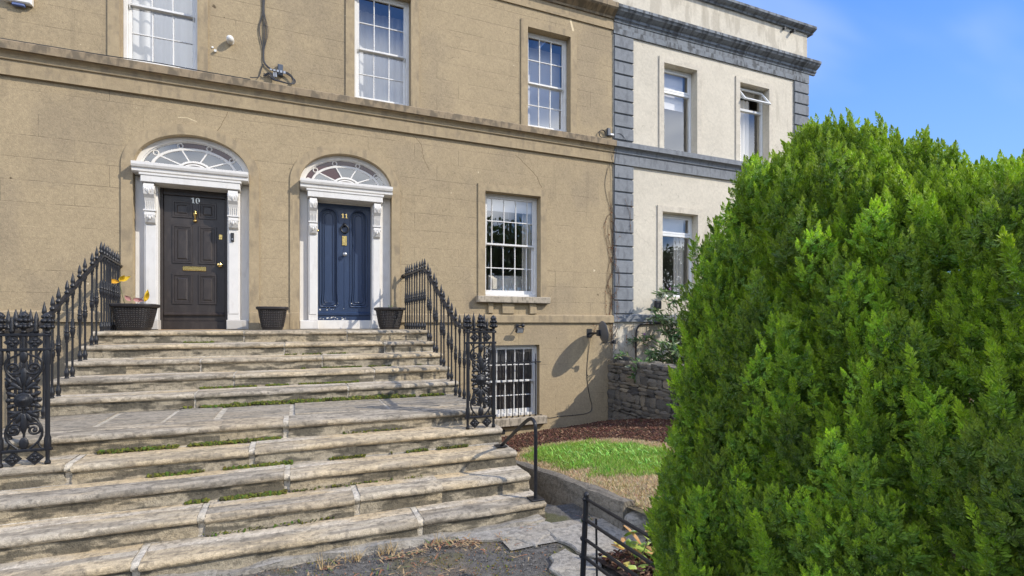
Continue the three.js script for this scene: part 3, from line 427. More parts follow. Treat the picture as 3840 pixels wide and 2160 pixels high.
// ================================================================ cream house with blue-grey dressings
const cream = thing('cream_house', 'cream rendered house with blue grey quoins, cornice and string course', 'house');
{
  const X0 = 6.281, X1 = 12.22, s = new THREE.Shape(); s.moveTo(X0, -0.9); s.lineTo(X1, -0.9); s.lineTo(X1, 9.16); s.lineTo(X0, 9.16); s.closePath();
  const WIN = [[7.622, 8.566, 5.605, 7.522], [9.887, 10.848, 5.605, 7.5], [7.578, 8.589, 2.3, 4.2], [9.86, 10.87, 2.3, 4.2]];
  for (const w of WIN) s.holes.push(rect(...w));
  part('wall', ext(s, -0.34, -0.001), M.cream, cream);
  part('side_wall', box(X1 - 0.3, X1 - 0.001, -0.9, 9.16, -7, -0.341), M.cream, cream);
  part('room_walls', merge([box(X0, X1 - 0.31, -0.88, 9.1, -4.35, -4.2), box(9.1, 9.2, -0.87, 9.09, -4.19, -0.345), box(X0 + 0.001, X0 + 0.1, -0.87, 9.09, -4.19, -0.345)]), M.room, cream);
  for (const y of [1.52, 5.2]) part('room_floor', box(X0 + 0.11, X1 - 0.31, y - 0.12, y, -4.19, -0.346), M.floorWood, cream);
  part('roof', box(X0, X1 - 0.002, 8.7, 8.85, -7, -0.345), M.slate, cream);
  for (const [x0, x1, y0, y1] of WIN) { const a = 0.13, q = new THREE.Shape(); q.moveTo(x0 - a, y0 - 0.02); q.lineTo(x0, y0 - 0.02); q.lineTo(x0, y1); q.lineTo(x1, y1); q.lineTo(x1, y0 - 0.02); q.lineTo(x1 + a, y0 - 0.02); q.lineTo(x1 + a, y1 + 0.13); q.lineTo(x0 - a, y1 + 0.13); q.closePath(); part('window_surround', ext(q, 0, 0.026), M.creamTrim, cream); }
  // channelled quoins: one block to each course
  for (const [a, b] of [[6.30, 6.79], [11.725, 12.24]]) for (const [y0, y1] of [[5.62, 7.87], [1.9, 5.09]]) { const n = Math.round((y1 - y0) / 0.3), h = (y1 - y0) / n; part('quoin_backing', box(a + 0.01, b - 0.01, y0, y1, 0, 0.012), M.slate, cream); for (let k = 0; k < n; k++) part('quoin_block', cbox(a, b, y0 + k * h + 0.016, y0 + (k + 1) * h - 0.016, 0.0005, 0.042, 0.008), M.slate, cream); }
  part('string_course', prof([[0, 5.10], [0.05, 5.10], [0.052, 5.322], [0.075, 5.328], [0.08, 5.34], [0.066, 5.35], [0.06, 5.37], [0.066, 5.40], [0.09, 5.425], [0.112, 5.44], [0.152, 5.445], [0.152, 5.55], [0, 5.60]], 6.285, 12.25), M.slate, cream);
  part('plinth_course', prof([[0, 1.74], [0.055, 1.74], [0.055, 1.88], [0, 1.9]], 6.285, 12.25), M.slate, cream);
  part('frieze_band', box(6.285, 12.25, 7.88, 8.12, 0.0005, 0.035), M.slateDirty, cream);
  const C = [[0, 8.12], [0.05, 8.12], [0.06, 8.16], [0.09, 8.18], [0.09, 8.23], [0.13, 8.25], [0.19, 8.29], [0.215, 8.33], [0.23, 8.34], [0.23, 8.40], [0, 8.45]];
  part('cornice', prof(C, 6.285, 12.45), M.slateDirty, cream);
  part('cornice_return', prof(C, 0, 7).rotateY(Math.PI / 2).translate(12.22, 0, 0.0), M.slateDirty, cream);
  part('parapet_coping', prof([[-0.3, 9.16], [0.05, 9.16], [0.06, 9.20], [0.12, 9.22], [0.16, 9.25], [0.16, 9.31], [-0.3, 9.33]], 6.285, 12.38), M.slateDirty, cream);
  part('downpipe_stub', merge([rod([11.62, 9.09, 0], [11.62, 9.06, 0.12], 0.035, 10), rod([11.35, 9.11, 0], [11.35, 9.1, 0.07], 0.03, 10)]), M.black, cream);
  // modern casements with a top light
  const cas = (x0, x1, y0, y1, yt, open, blindTo) => {
    const z = -0.17, f = 0.055, W = M.pvc;
    const w = part('window', merge([cbox(x0, x0 + f, y0, y1, z - 0.07, z), cbox(x1 - f, x1, y0, y1, z - 0.07, z), cbox(x0 + f, x1 - f, y1 - f, y1, z - 0.07, z - 0.001), cbox(x0 + f, x1 - f, y0, y0 + f, z - 0.07, z - 0.001), cbox(x0 + f, x1 - f, yt - 0.03, yt + 0.03, z - 0.07, z + 0.004)]), W, cream);
    part('pane', new THREE.PlaneGeometry(x1 - x0 - 2 * f, yt - 0.03 - y0 - f).translate((x0 + x1) / 2, (yt - 0.03 + y0 + f) / 2, z - 0.03), M.glass, w);
    const vw = x1 - x0 - 2 * f - 0.004, vh = y1 - f - yt - 0.034, top = y1 - f - 0.002;
    const sh = merge([cbox(-vw / 2, -vw / 2 + 0.04, -vh, 0, -0.02, 0.02, 0.004), cbox(vw / 2 - 0.04, vw / 2, -vh, 0, -0.02, 0.02, 0.004), cbox(-vw / 2 + 0.04, vw / 2 - 0.04, -0.04, 0, -0.02, 0.02, 0.004), cbox(-vw / 2 + 0.04, vw / 2 - 0.04, -vh, -vh + 0.045, -0.02, 0.02, 0.004)]);
    const a = open ? -0.62 : 0, put = g => g.rotateX(a).translate((x0 + x1) / 2, top, z + (open ? 0.02 : -0.015));
    part('top_light_sash', put(sh), W, w); part('pane', put(new THREE.PlaneGeometry(vw - 0.08, vh - 0.085).translate(0, -vh / 2, 0)), M.glass, w);
    part('roller_blind', fabric(x0 + 0.06, x1 - 0.14, blindTo, y1 - 0.03, z - 0.13, 0.002, 1, x0), M.blind, w);
    return w;
  };
  cas(7.622, 8.566, 5.605, 7.522, 6.98, false, 6.66);
  const wb = cas(9.887, 10.848, 5.605, 7.5, 6.95, true, 7.3); part('curtain', fabric(10.0, 10.6, 5.65, 7.3, -0.36, 0.02, 5, 3), M.curtain, wb);
  const wc = cas(7.578, 8.589, 2.3, 4.2, 3.72, false, 3.76); part('curtain', fabric(8.2, 8.5, 2.32, 4.15, -0.36, 0.03, 3, 8), M.curtain, wc);
  cas(9.86, 10.87, 2.3, 4.2, 3.72, false, 3.7);
}
const rear = thing('rear_extension', 'set back grey and cream extension beyond the far corner of the cream house', 'house');
part('wall', box(12.221, 18, -0.9, 7.42, -6, -1.5), M.cream, rear); part('coping', prof([[-6, 7.421], [-1.42, 7.421], [-1.38, 7.5], [-1.38, 7.62], [-6, 7.64]], 12.23, 18.1), M.slate, rear);
{ const g = thing('alarm_box', 'white alarm box on the upper wall at the left edge', 'alarm box'); part('casing', cbox(-3.64, -3.34, 6.13, 6.5, 0.0005, 0.09, 0.015), M.plasticWhite, g); part('strobe', cbox(-3.56, -3.42, 6.09, 6.129, 0.02, 0.07, 0.008), flat(0.1, 0.14, 0.3, 0.3), g); }

// ================================================================ stone staircase
const stair = thing('stone_staircase', 'worn granite front steps with rounded nosings, landing and mossy risers', 'staircase');
// one step stone: outline of tread, rounded nosing and riser drawn along X, its surface slightly uneven
function stepStone(x0, x1, zf, y, depth, rise, seed, lift = 0, endCap = true) {
  const P = [[-depth, 0.003], [-0.215, 0.002], [-0.205, -0.005], [-0.2, 0.0], [-0.045, -0.001], [-0.016, -0.006], [-0.004, -0.018], [0.0, -0.033], [-0.005, -0.048], [-0.014, -0.056], [-0.027, -0.060], [-0.031, -0.074], [-0.032, -rise * 0.75], [-0.03, -rise + 0.001], [-depth, -rise + 0.001]];
  const N = Math.max(2, Math.round((x1 - x0) / 0.07)), np = P.length, pos = [], uv = [], idx = [[], [], []];
  const r = rng(seed), ou = r() * 4, ov = r() * 2, tilt = (r() - 0.5) * 0.006, sk = (r() - 0.5) * 0.012;
  for (let i = 0; i <= N; i++) {
    const x = mix(x0, x1, i / N); let len = 0;
    for (let k = 0; k < np; k++) {
      const [a, b] = P[k]; if (k) len += Math.hypot(a - P[k - 1][0], b - P[k - 1][1]);
      const nose = k > 4 && k < 10 ? 1 : 0.4, e = i === 0 || i === N;
      const wear = (fbm(x * 3.1 + seed * 3, k * 0.22, 3) - 0.5) * 0.014 * nose + (fbm(x * 13 + seed, k * 0.6, 2) - 0.5) * 0.007 * nose;
      const dz = k === 0 || k === np - 1 ? 0 : wear, chip = nose === 1 ? smooth(0.66, 0.82, fbm(x * 6 + seed * 11, 4.4, 3)) * 0.018 : 0;
      pos.push(x + (e && endCap ? (i ? -1 : 1) * 0.004 * (k % 3) : 0), y + b + lift + tilt * (x - x0) / (x1 - x0 + 0.01) + (k < 5 ? (fbm(x * 2.2 + seed, a * 5, 3) - 0.5) * 0.010 : -chip * 0.5), zf + a + dz - chip + sk * (x - (x0 + x1) / 2) / 2);
      uv.push(x + ou, len + ov);
    }
  }
  for (let i = 0; i < N; i++) for (let k = 0; k < np - 1; k++) { const a = i * np + k, b = a + np, g = idx[k >= 9 ? 1 : k < 2 ? 2 : 0]; g.push(a, a + 1, b, a + 1, b + 1, b); }
  for (const [i, f] of [[0, 1], [N, 0]]) for (let k = 1; k < np - 1; k++) { const o = i * np; f ? idx[1].push(o, o + k + 1, o + k) : idx[1].push(o, o + k, o + k + 1); }
  let g = new THREE.BufferGeometry(); g.setAttribute('position', new THREE.Float32BufferAttribute(pos, 3)); g.setAttribute('uv', new THREE.Float32BufferAttribute(uv, 2)); g.setIndex([...idx[0], ...idx[1], ...idx[2]]);
  const n0 = idx[0].length, n1 = idx[1].length, n2 = idx[2].length; g = toCreasedNormals(g, 0.7); g.clearGroups(); g.addGroup(0, n0, 0); g.addGroup(n0, n1, 1); g.addGroup(n0 + n1, n2, 2); return g;
}
const RISE = 0.16, XL = -2.25, XR = 1.95;
const STEPS = [ // front edge z, top y, tread depth, x0, x1, joints
  [1.55, 1.60, 0.42, XL, 1.93, [-0.6, 0.72]], [1.90, 1.44, 0.42, XL, 1.93, [-0.1, 1.2]], [2.27, 1.28, 0.44, XL - 0.02, 1.94, [-1.0, 0.35]], [2.63, 1.12, 0.44, XL - 0.03, 1.94, [-0.62, 0.95]], [2.99, 0.96, 0.44, XL - 0.04, 1.95, [-0.95, 0.6]],
  [4.15, 0.80, 0.36, -2.32, 1.96, [-0.057]], [4.45, 0.64, 0.38, -2.34, 1.96, [-1.55, -0.317]], [4.74, 0.48, 0.38, -2.36, 1.99, [-0.042]], [5.03, 0.32, 0.38, -2.38, 2.0, [-0.604, 0.475]], [5.31, 0.16, 0.38, -2.4, 2.02, [-0.932, 0.925]],
];
STEPS.forEach(([z, y, dep, x0, x1, js], i) => {
  const cuts = [x0, ...js, x1], lower = i > 4, gap = lower ? 0.02 : 0.007;
  for (let k = 0; k < cuts.length - 1; k++) {
    const a = cuts[k] + (k ? gap : 0), b = cuts[k + 1] - (k < cuts.length - 2 ? gap : 0), grey = (i * 3 + k) % 4 === 1 || i === 5;
    part('step_stone', stepStone(a, b, z + (k % 2 ? 0.012 : 0) * (lower ? 1 : 0.3), y + (lower && k % 2 ? -0.008 : 0), dep, RISE, i * 10 + k + 1), [grey ? M.treadGrey : M.tread, M.riser, i === 5 || i === 0 ? M.treadGrey : M.backStrip], stair);
  }
  for (const j of js) part('mortar_joint', stepStone(j - gap - 0.003, j + gap + 0.003, z - 0.006, y - 0.004, dep - 0.01, RISE, i * 10 + 7, 0, false), [M.mortar, M.mortar, M.mortar], stair);
  // rough course under each tread, a cement fillet where riser and tread below meet
  if (i < 9) { const g = jag(cbox(x0 + 0.03, x1 - 0.03, y - RISE - 0.02, y - RISE + 0.012, z - 0.07, z - 0.028, 0.01), 0.012, i + 3, 5); part('cement_fillet', g, i % 2 ? M.mortar : M.concrete, stair); }
});
// landing flagstones, back row of slabs with pale mortar between
part('landing_bedding', worldUV(sheet(-2.29, 1.94, 2.9, 3.84, 30, 8, (x, z) => 0.789 + 0.004 * (fbm(x * 9, z * 9, 2) - 0.5))), M.mortar, stair);
{ const xs = [[-2.28, -1.62], [-1.555, -1.115], [-1.06, -0.69], [-0.63, -0.03], [0.02, 0.93], [0.955, 1.93]]; xs.forEach(([a, b], i) => part('flagstone', jag(cbox(a, b, 0.70, 0.797, 2.93 + (i % 2) * 0.01, 3.775 - (i % 3) * 0.01, 0.008), 0.012, i + 2, 3), M.flag, stair)); }
part('platform_slab', box(XL, 1.93, 1.45, 1.598, 0.06, 1.2), M.tread, stair);
part('stair_core', merge([box(XL + 0.02, 1.88, -0.7, 1.44, 0.001, 1.48), box(XL + 0.02, 1.885, -0.7, 1.28, 1.481, 1.84), box(XL, 1.89, -0.7, 1.12, 1.841, 2.2), box(XL, 1.895, -0.7, 0.96, 2.201, 2.57), box(XL, 1.9, -0.7, 0.79, 2.571, 2.92), box(-2.28, 1.91, -0.7, 0.70, 2.921, 3.9), box(-2.28, 1.91, -0.7, 0.64, 3.901, 4.09), box(-2.3, 1.91, -0.7, 0.48, 4.091, 4.39), box(-2.32, 1.94, -0.7, 0.32, 4.391, 4.68), box(-2.34, 1.95, -0.7, 0.16, 4.681, 4.97), box(-2.36, 1.97, -0.7, 0.005, 4.971, 5.25)]), M.riser, stair);
// cement skirt broken along the foot of the bottom step
part('cement_skirt', jag(worldUV(new THREE.BoxGeometry(4.3, 0.07, 0.14, 70, 2, 3)).translate(-0.2, 0.0, 5.30), 0.045, 3, 4), M.concrete, stair);
{ // moss clumps in the angles
  const r = rng(31), L = [], m = new THREE.Matrix4(), q = new THREE.Quaternion(), e = new THREE.Euler();
  const put = (x0, x1, y, z, n, s) => { for (let i = 0; i < n * 2.2; i++) { const x = mix(x0, x1, r()); if (fbm(x * 5 + y * 31, y * 9, 3) < (n > 450 ? 0.30 : 0.42)) continue; const c = s * (0.3 + r() * r() * 0.8); m.compose(V(x, y + r() * 0.02, z + r() * 0.035), q.setFromEuler(e.set(r(), r() * 6, r())), V(c * (1 + r()), c * (0.5 + 0.4 * r()), c)); const t = r(); L.push([m.clone(), t < 0.6 ? rgb(0.045 + r() * 0.05, 0.066 + r() * 0.05, 0.010) : t < 0.85 ? rgb(0.12, 0.125, 0.015) : rgb(0.05, 0.045, 0.02)]); } };
  put(-0.95, 0.85, 0.96, 2.605, 1100, 0.013); put(-1.05, 1.3, 0.80, 2.965, 1500, 0.016); put(-0.6, 1.2, 0.815, 2.96, 700, 0.013); put(0.6, 1.75, 0.80, 2.965, 500, 0.013); put(0.1, 1.0, 1.12, 2.24, 470, 0.009); put(-0.1, 0.7, 1.28, 1.87, 120, 0.010); put(-1.3, -0.9, 1.44, 1.52, 90, 0.012); put(0.9, 1.75, 1.12, 2.24, 120, 0.01);
  put(-1.45, -0.1, 0.64, 4.115, 620, 0.014); put(0.0, 1.2, 0.64, 4.115, 200, 0.009); put(-1.05, 0.0, 0.48, 4.415, 560, 0.014); put(-0.75, -0.05, 0.32, 4.705, 470, 0.014); put(0.0, 1.5, 0.32, 4.70, 200, 0.008); put(-0.6, 0.3, 0.16, 4.99, 80, 0.01); put(0.3, 1.6, 0.48, 4.41, 480, 0.010); put(-0.4, -0.3, 0.70, 4.44, 40, 0.01);
  const o = instanced('moss', new THREE.IcosahedronGeometry(1, 1), flat(1, 1, 1, 1), L, scene); o.userData.label = 'green moss growing along the foot of the stone risers'; o.userData.category = 'moss';
}

// ================================================================ cast iron railings
const balCache = {};
function balusterGeo(h, tall) { // h: foot to handrail; a spear head stands above the rail
  const k = `${h.toFixed(2)}${tall}`; if (balCache[k]) return balCache[k];
  const m = h * 0.56, r = 0.0105;
  const P = [[0.001, 0], [0.021, 0], [0.022, 0.012], [0.016, 0.02], [0.023, 0.05], [0.024, 0.075], [0.014, 0.098], [0.018, 0.106], [r, 0.118], [r, m - 0.105], [0.019, m - 0.095], [0.012, m - 0.085], [0.022, m - 0.05], [0.024, m - 0.012], [0.017, m], [0.025, m + 0.006], [0.025, m + 0.016], [0.017, m + 0.022], [0.021, m + 0.05], [0.013, m + 0.088], [0.018, m + 0.096], [r, m + 0.106], [r, h - 0.09], [0.016, h - 0.083], [0.012, h - 0.07], [0.019, h - 0.045], [0.021, h - 0.015], [0.014, h], [0.012, h + 0.022], [0.024, h + 0.035], [0.025, h + 0.05], [0.012, h + 0.064], [0.02, h + 0.082], [0.018, h + 0.105], [0.009, h + 0.15], [0.001, h + (tall ? 0.19 : 0.175)]];
  return balCache[k] = lathe(P, 9);
}
function scroll(cx, cy, z, R, turns, dir, a0, r = 0.0085) { const pts = []; for (let i = 0; i <= 22; i++) { const t = i / 22, a = a0 + dir * t * turns * 6.283, q = R * (1 - 0.82 * t); pts.push(V(cx + q * Math.cos(a), cy + q * Math.sin(a), z)); } return merge([tube(pts, r, 44, 6), new THREE.SphereGeometry(r * 1.9, 7, 6).translate(pts[22].x, pts[22].y, z + 0.003)]); }
function leaf(ax, ay, bx, by, z, w) { const a = V(ax, ay, z), b = V(bx, by, z), d = b.clone().sub(a), g = new THREE.SphereGeometry(1, 8, 6).scale(w, d.length() / 2, 0.012); g.rotateZ(Math.atan2(d.y, d.x) - Math.PI / 2); return g.translate((ax + bx) / 2, (ay + by) / 2, z); }
function finial(x, y, z) { const L = [lathe([[0.001, 0], [0.018, 0], [0.02, 0.012], [0.012, 0.022], [0.03, 0.045], [0.024, 0.075], [0.02, 0.1], [0.028, 0.12], [0.02, 0.15], [0.001, 0.162]], 10).translate(x, y, z)]; for (const [h, n, rr, s] of [[0.05, 7, 0.03, 0.016], [0.095, 6, 0.026, 0.017], [0.128, 5, 0.019, 0.015]]) for (let k = 0; k < n; k++) { const a = k / n * 6.283 + h * 20; L.push(new THREE.SphereGeometry(s, 6, 5).translate(x + rr * Math.cos(a), y + h, z + rr * Math.sin(a))); } return merge(L); }
function newelPanel(g, x0, x1, z, yb) { // ornamental cast panel parallel to the house, standing on the step at height yb
  const cx = (x0 + x1) / 2, w = x1 - x0, I = M.iron, yt = yb + 0.97, y2 = yb + 0.86, y1 = yb + 0.115;
  for (const x of [x0, x1]) { part('corner_post', lathe([[0.001, 0], [0.019, 0], [0.02, 0.02], [0.013, 0.03], [0.013, 0.1], [0.022, 0.108], [0.022, 0.2], [0.015, 0.215], [0.0145, 0.74], [0.022, 0.755], [0.022, 0.845], [0.015, 0.86], [0.015, 0.96], [0.02, 0.975], [0.001, 0.98]], 12).translate(x, yb, z), I, g); part('finial', finial(x, yb + 0.978, z), I, g); }
  part('finial', finial(cx, yt + 0.012, z), I, g);
  for (const y of [yt, y2, y1]) part('panel_rail', cbox(x0 - 0.028, x1 + 0.028, y - 0.011, y + 0.011, z - 0.017, z + 0.017, 0.004), I, g);
  for (const s of [-1, 1]) {
    const X = v => cx + s * v * w / 0.28;
    part('spear_head', lathe([[0.001, 0], [0.012, 0], [0.02, 0.02], [0.012, 0.035], [0.018, 0.055], [0.008, 0.1], [0.001, 0.13]], 8).translate(X(0.07), yt + 0.011, z), I, g);
    const dia = (cy, q) => merge([new THREE.BoxGeometry(q, q, 0.016).rotateZ(Math.PI / 4).translate(X(0.066), cy, z), ...[0, 1, 2, 3].map(k => new THREE.SphereGeometry(q * 0.2, 7, 5).scale(1, 1, 0.6).translate(X(0.066) + q * 0.24 * Math.cos(k * 1.571), cy + q * 0.24 * Math.sin(k * 1.571), z + 0.009)), new THREE.SphereGeometry(q * 0.13, 7, 5).translate(X(0.066), cy, z + 0.012)]);
    part('diamond_rosette', dia((yt + y2) / 2, 0.072), I, g); part('diamond_rosette', dia(yb + 0.055, 0.075), I, g);
    const sc = (cy, R, up) => part('scroll', scroll(X(0.058), cy, z, R, 1.6, s * up, s > 0 ? Math.PI : 0), I, g);
    sc(y2 - 0.135, 0.052, 1); sc(y1 + 0.15, 0.052, -1);
    const V2 = (pts, r) => part('scroll_stem', tube(pts.map(([a, b]) => V(X(a), b, z)), r, 24, 6), I, g);
    V2([[0.008, y2 - 0.24], [0.06, y2 - 0.215], [0.104, y2 - 0.15], [0.1, y2 - 0.075], [0.06, y2 - 0.05], [0.02, y2 - 0.03]], 0.0085); V2([[0.008, y1 + 0.26], [0.06, y1 + 0.235], [0.104, y1 + 0.16], [0.1, y1 + 0.085], [0.07, y1 + 0.045], [0.035, y1 + 0.01]], 0.0085);
    V2([[0.10, y2 - 0.09], [0.085, y2 - 0.045], [0.1, y2 - 0.012]], 0.007); V2([[0.10, y1 + 0.1], [0.085, y1 + 0.05], [0.1, y1 + 0.012]], 0.007);
    const cm = (y2 + y1) / 2;
    part('acanthus_leaf', merge([leaf(X(0.012), cm + 0.075, X(0.085), cm + 0.135, z, 0.02), leaf(X(0.03), cm + 0.10, X(0.1), cm + 0.085, z, 0.016), leaf(X(0.012), cm + 0.09, X(0.04), cm + 0.175, z, 0.018), leaf(X(0.07), cm + 0.12, X(0.095), cm + 0.165, z, 0.013)]), I, g);
    part('acanthus_leaf', merge([leaf(X(0.012), cm - 0.075, X(0.085), cm - 0.13, z, 0.02), leaf(X(0.03), cm - 0.10, X(0.098), cm - 0.08, z, 0.016), leaf(X(0.012), cm - 0.09, X(0.045), cm - 0.17, z, 0.018)]), I, g);
    part('acanthus_leaf', merge([leaf(X(0.05), cm + 0.03, X(0.1), cm + 0.06, z, 0.018), leaf(X(0.055), cm - 0.03, X(0.1), cm - 0.06, z, 0.018), leaf(X(0.07), cm, X(0.108), cm, z, 0.02)]), I, g);
  }
  const cm = (y2 + y1) / 2, rose = [lathe([[0.001, 0.03], [0.012, 0.028], [0.018, 0.02], [0.03, 0.022], [0.036, 0.012], [0.05, 0.018], [0.058, 0.008], [0.066, -0.006], [0.001, -0.008]], 18).rotateX(Math.PI / 2).translate(cx, cm, z)];
  for (let k = 0; k < 10; k++) { const a = k / 10 * 6.283; rose.push(new THREE.SphereGeometry(0.016, 7, 5).scale(1, 1, 0.7).translate(cx + 0.066 * Math.cos(a), cm + 0.066 * Math.sin(a), z + 0.005)); }
  part('medallion', merge(rose), I, g);
  part('centre_stem', merge([leaf(cx, y2 - 0.27, cx, y2 - 0.13, z + 0.004, 0.022), leaf(cx, y2 - 0.1, cx, y2 - 0.005, z + 0.004, 0.026), leaf(cx, y1 + 0.28, cx, y1 + 0.12, z + 0.004, 0.022), leaf(cx, y1 + 0.1, cx, y1 + 0.005, z + 0.004, 0.03), rod([cx, y1 + 0.1, z], [cx, y2 - 0.08, z], 0.008, 6)]), I, g);
  part('centre_post', rod([cx, y2, z], [cx, yt + 0.012, z], 0.013, 8), I, g);
}
function railing(label, xw, xs, xe, px0, px1, side) {
  const g = thing('iron_railing', label, 'railing', [0, 0, 0], 'black cast iron stair railings'), I = M.iron, L = [];
  // treads carry two balusters each; [z, foot height]
  const foot = z => z < 1.5 ? 1.6 : z < 1.86 ? 1.44 : z < 2.23 ? 1.28 : z < 2.59 ? 1.12 : z < 2.95 ? 0.96 : 0.80;
  const top = z => z < 1.42 ? 2.545 : z < 3.2 ? mix(2.545, 1.645, (z - 1.42) / 1.78) : 1.64 - 0.012 * (z - 3.2);
  const xAt = z => z < 1.5 ? mix(xw, xs, z / 1.5) : z < 3.2 ? xs : mix(xs, xe, (z - 3.2) / 1.15);
  const zs = []; for (let k = 0; k < 9; k++) zs.push(0.16 + k * 0.158); for (const s of [1.64, 2.0, 2.37, 2.73]) zs.push(s, s + 0.15); for (let k = 0; k < 7; k++) zs.push(3.06 + k * 0.175);
  zs.forEach((z, i) => { const f = foot(z), h = top(z) - f; const b = part('baluster', balusterGeo(Math.round(h * 50) / 50, i % 2), I, g); b.position.set(xAt(z), f - 0.004, z); b.rotation.set((fbm(i * 3.3, side, 1) - 0.5) * 0.02, i, (fbm(i * 5.1, side + 9, 1) - 0.5) * 0.02); });
  const pts = [-0.03, 0.5, 1.0, 1.3, 1.42, 1.55, 1.8, 2.1, 2.4, 2.7, 3.0, 3.15, 3.3, 3.6, 4.0, 4.34].map(z => V(xAt(Math.max(0, z)), top(z) + (Math.abs(z - 1.42) < 0.1 ? -0.015 : Math.abs(z - 3.2) < 0.12 ? 0.012 : 0), z));
  const path = new THREE.CatmullRomCurve3(pts, false, 'centripetal'), sec = new THREE.Shape(); sec.moveTo(-0.014, -0.023); sec.lineTo(0.014, -0.023); sec.lineTo(0.017, 0.012); sec.lineTo(0.009, 0.021); sec.lineTo(-0.009, 0.021); sec.lineTo(-0.017, 0.012); sec.closePath();
  const n = 70, fr = [], up = V(0, 1, 0), uvv = []; const P = [[0.023, -0.013], [0.023, 0.008], [0.013, 0.017], [-0.013, 0.017], [-0.023, 0.008], [-0.023, -0.013]], pos = [], idx = [];
  for (let i = 0; i <= n; i++) { const c = path.getPoint(i / n), t = path.getTangent(i / n), s = t.clone().cross(up).normalize(), u = s.clone().cross(t).normalize(); for (const [a, b] of P) { pos.push(c.x + s.x * a + u.x * b, c.y + s.y * a + u.y * b, c.z + s.z * a + u.z * b); uvv.push(a * 4, i * 0.07 + b * 4); } }
  for (let i = 0; i < n; i++) for (let k = 0; k < 6; k++) { const a = i * 6 + k, b = i * 6 + (k + 1) % 6; idx.push(a, a + 6, b, b, a + 6, b + 6); }
  const hg = new THREE.BufferGeometry(); hg.setAttribute('position', new THREE.Float32BufferAttribute(pos, 3)); hg.setAttribute('uv', new THREE.Float32BufferAttribute(uvv, 2)); hg.setIndex(idx); part('handrail', toCreasedNormals(hg, 0.5), I, g);
  part('wall_fixing', merge([lathe([[0.001, 0], [0.04, 0], [0.04, 0.008], [0.022, 0.016], [0.02, 0.05], [0.001, 0.05]], 12).rotateX(Math.PI / 2).translate(xw, 2.545, 0.001)]), I, g);
  newelPanel(g, px0, px1, 4.375, 0.64);
  return g;
}
railing('black cast iron railing on the right of the steps beside the blue door', 1.83, 1.88, 1.885, 1.61, 1.885, 1);
railing('black cast iron railing on the left of the steps beside the brown door', -2.34, -2.17, -1.975, -1.965, -1.69, -1);

// ================================================================ planters, handrail, wall fittings
function pot(x, z, R, h, label) {
  const g = thing('flower_pot', label, 'flower pot', [x, 1.601, z], 'woven plastic pots on the top step');
  const ring = (r, y, n = 40) => { const o = []; for (let i = 0; i < n; i++) { const a = i / n * 6.283, c = Math.cos(a), s = Math.sin(a), q = r / Math.pow(Math.pow(Math.abs(c), 4) + Math.pow(Math.abs(s), 4), 0.25) * 0.93; o.push(V(q * c, y, q * s)); } return o; };
  const rad = y => mix(R * 0.68, R, Math.pow(y / h, 0.85));
  const shell = (k, y0, y1, n = 40) => { const rows = 5, pos = [], idx = []; for (let j = 0; j <= rows; j++) { const y = mix(y0, y1, j / rows); ring(rad(y) * k, y, n).forEach(p => pos.push(p.x, p.y, p.z)); } for (let j = 0; j < rows; j++) for (let i = 0; i < n; i++) { const a = j * n + i, b = j * n + (i + 1) % n; idx.push(a, a + n, b, b, a + n, b + n); } const q = new THREE.BufferGeometry(); q.setAttribute('position', new THREE.Float32BufferAttribute(pos, 3)); q.setIndex(idx); q.computeVertexNormals(); return q; };
  part('liner', shell(0.955, 0.03, h * 0.9), M.potLiner, g);
  const bars = [], N = 48; for (let i = 0; i < N; i++) { const p = []; for (let j = 0; j <= 4; j++) { const y = mix(0.04, h * 0.88, j / 4); const q = ring(rad(y), y, N)[i]; p.push(q); } bars.push(tube(p, 0.0062, 5, 4)); }
  for (let j = 0; j <= 10; j++) { const y = mix(0.045, h * 0.87, j / 10); bars.push(tube(ring(rad(y) * 1.002, y, 28), 0.0075, 44, 4, true)); }
  part('woven_body', mergeGeometries(bars.map(b => { const c = clean(b); c.deleteAttribute('uv'); return c; })), M.potBrown, g);
  part('rim', tube(ring(R * 1.03, h * 0.93, 28), 0.02, 56, 6, true).scale(1, 1, 1), M.potBrown, g); part('rim_lip', tube(ring(R * 1.07, h * 0.97, 28), 0.014, 56, 6, true), M.potBrown, g);
  part('base', shell(1.01, 0.0, 0.05), M.potBrown, g);
  part('soil', new THREE.CircleGeometry(R * 0.98, 24).rotateX(-Math.PI / 2).translate(0, h * 0.86, 0), M.soil, g);
  return g;
}
const p1 = pot(-2.0, 0.72, 0.265, 0.36, 'brown woven pot with yellow faded leaves left of the brown door');
pot(-0.285, 0.5, 0.22, 0.35, 'empty brown woven pot between the brown and blue doors');
const p3 = pot(1.5, 0.5, 0.235, 0.36, 'brown woven pot with a small green sprout right of the blue door');
const leafGeo = (l, w, bend = 0.25) => { const g = new THREE.PlaneGeometry(w, l, 2, 5), p = g.attributes.position; for (let i = 0; i < p.count; i++) { const t = clamp(p.getY(i) / l + 0.5), k = Math.sin(Math.PI * Math.pow(t, 0.8)) * 0.95 + 0.05; p.setXYZ(i, p.getX(i) * k, p.getY(i) + l / 2, bend * l * t * t + Math.abs(p.getX(i)) * 0.5); } g.computeVertexNormals(); return g; };
const thin = (r, g, b, tr = 0.3) => new THREE.MeshPhysicalMaterial({ color: rgb(r, g, b), roughness: 0.9, transmission: tr, thickness: 0, side: THREE.DoubleSide });
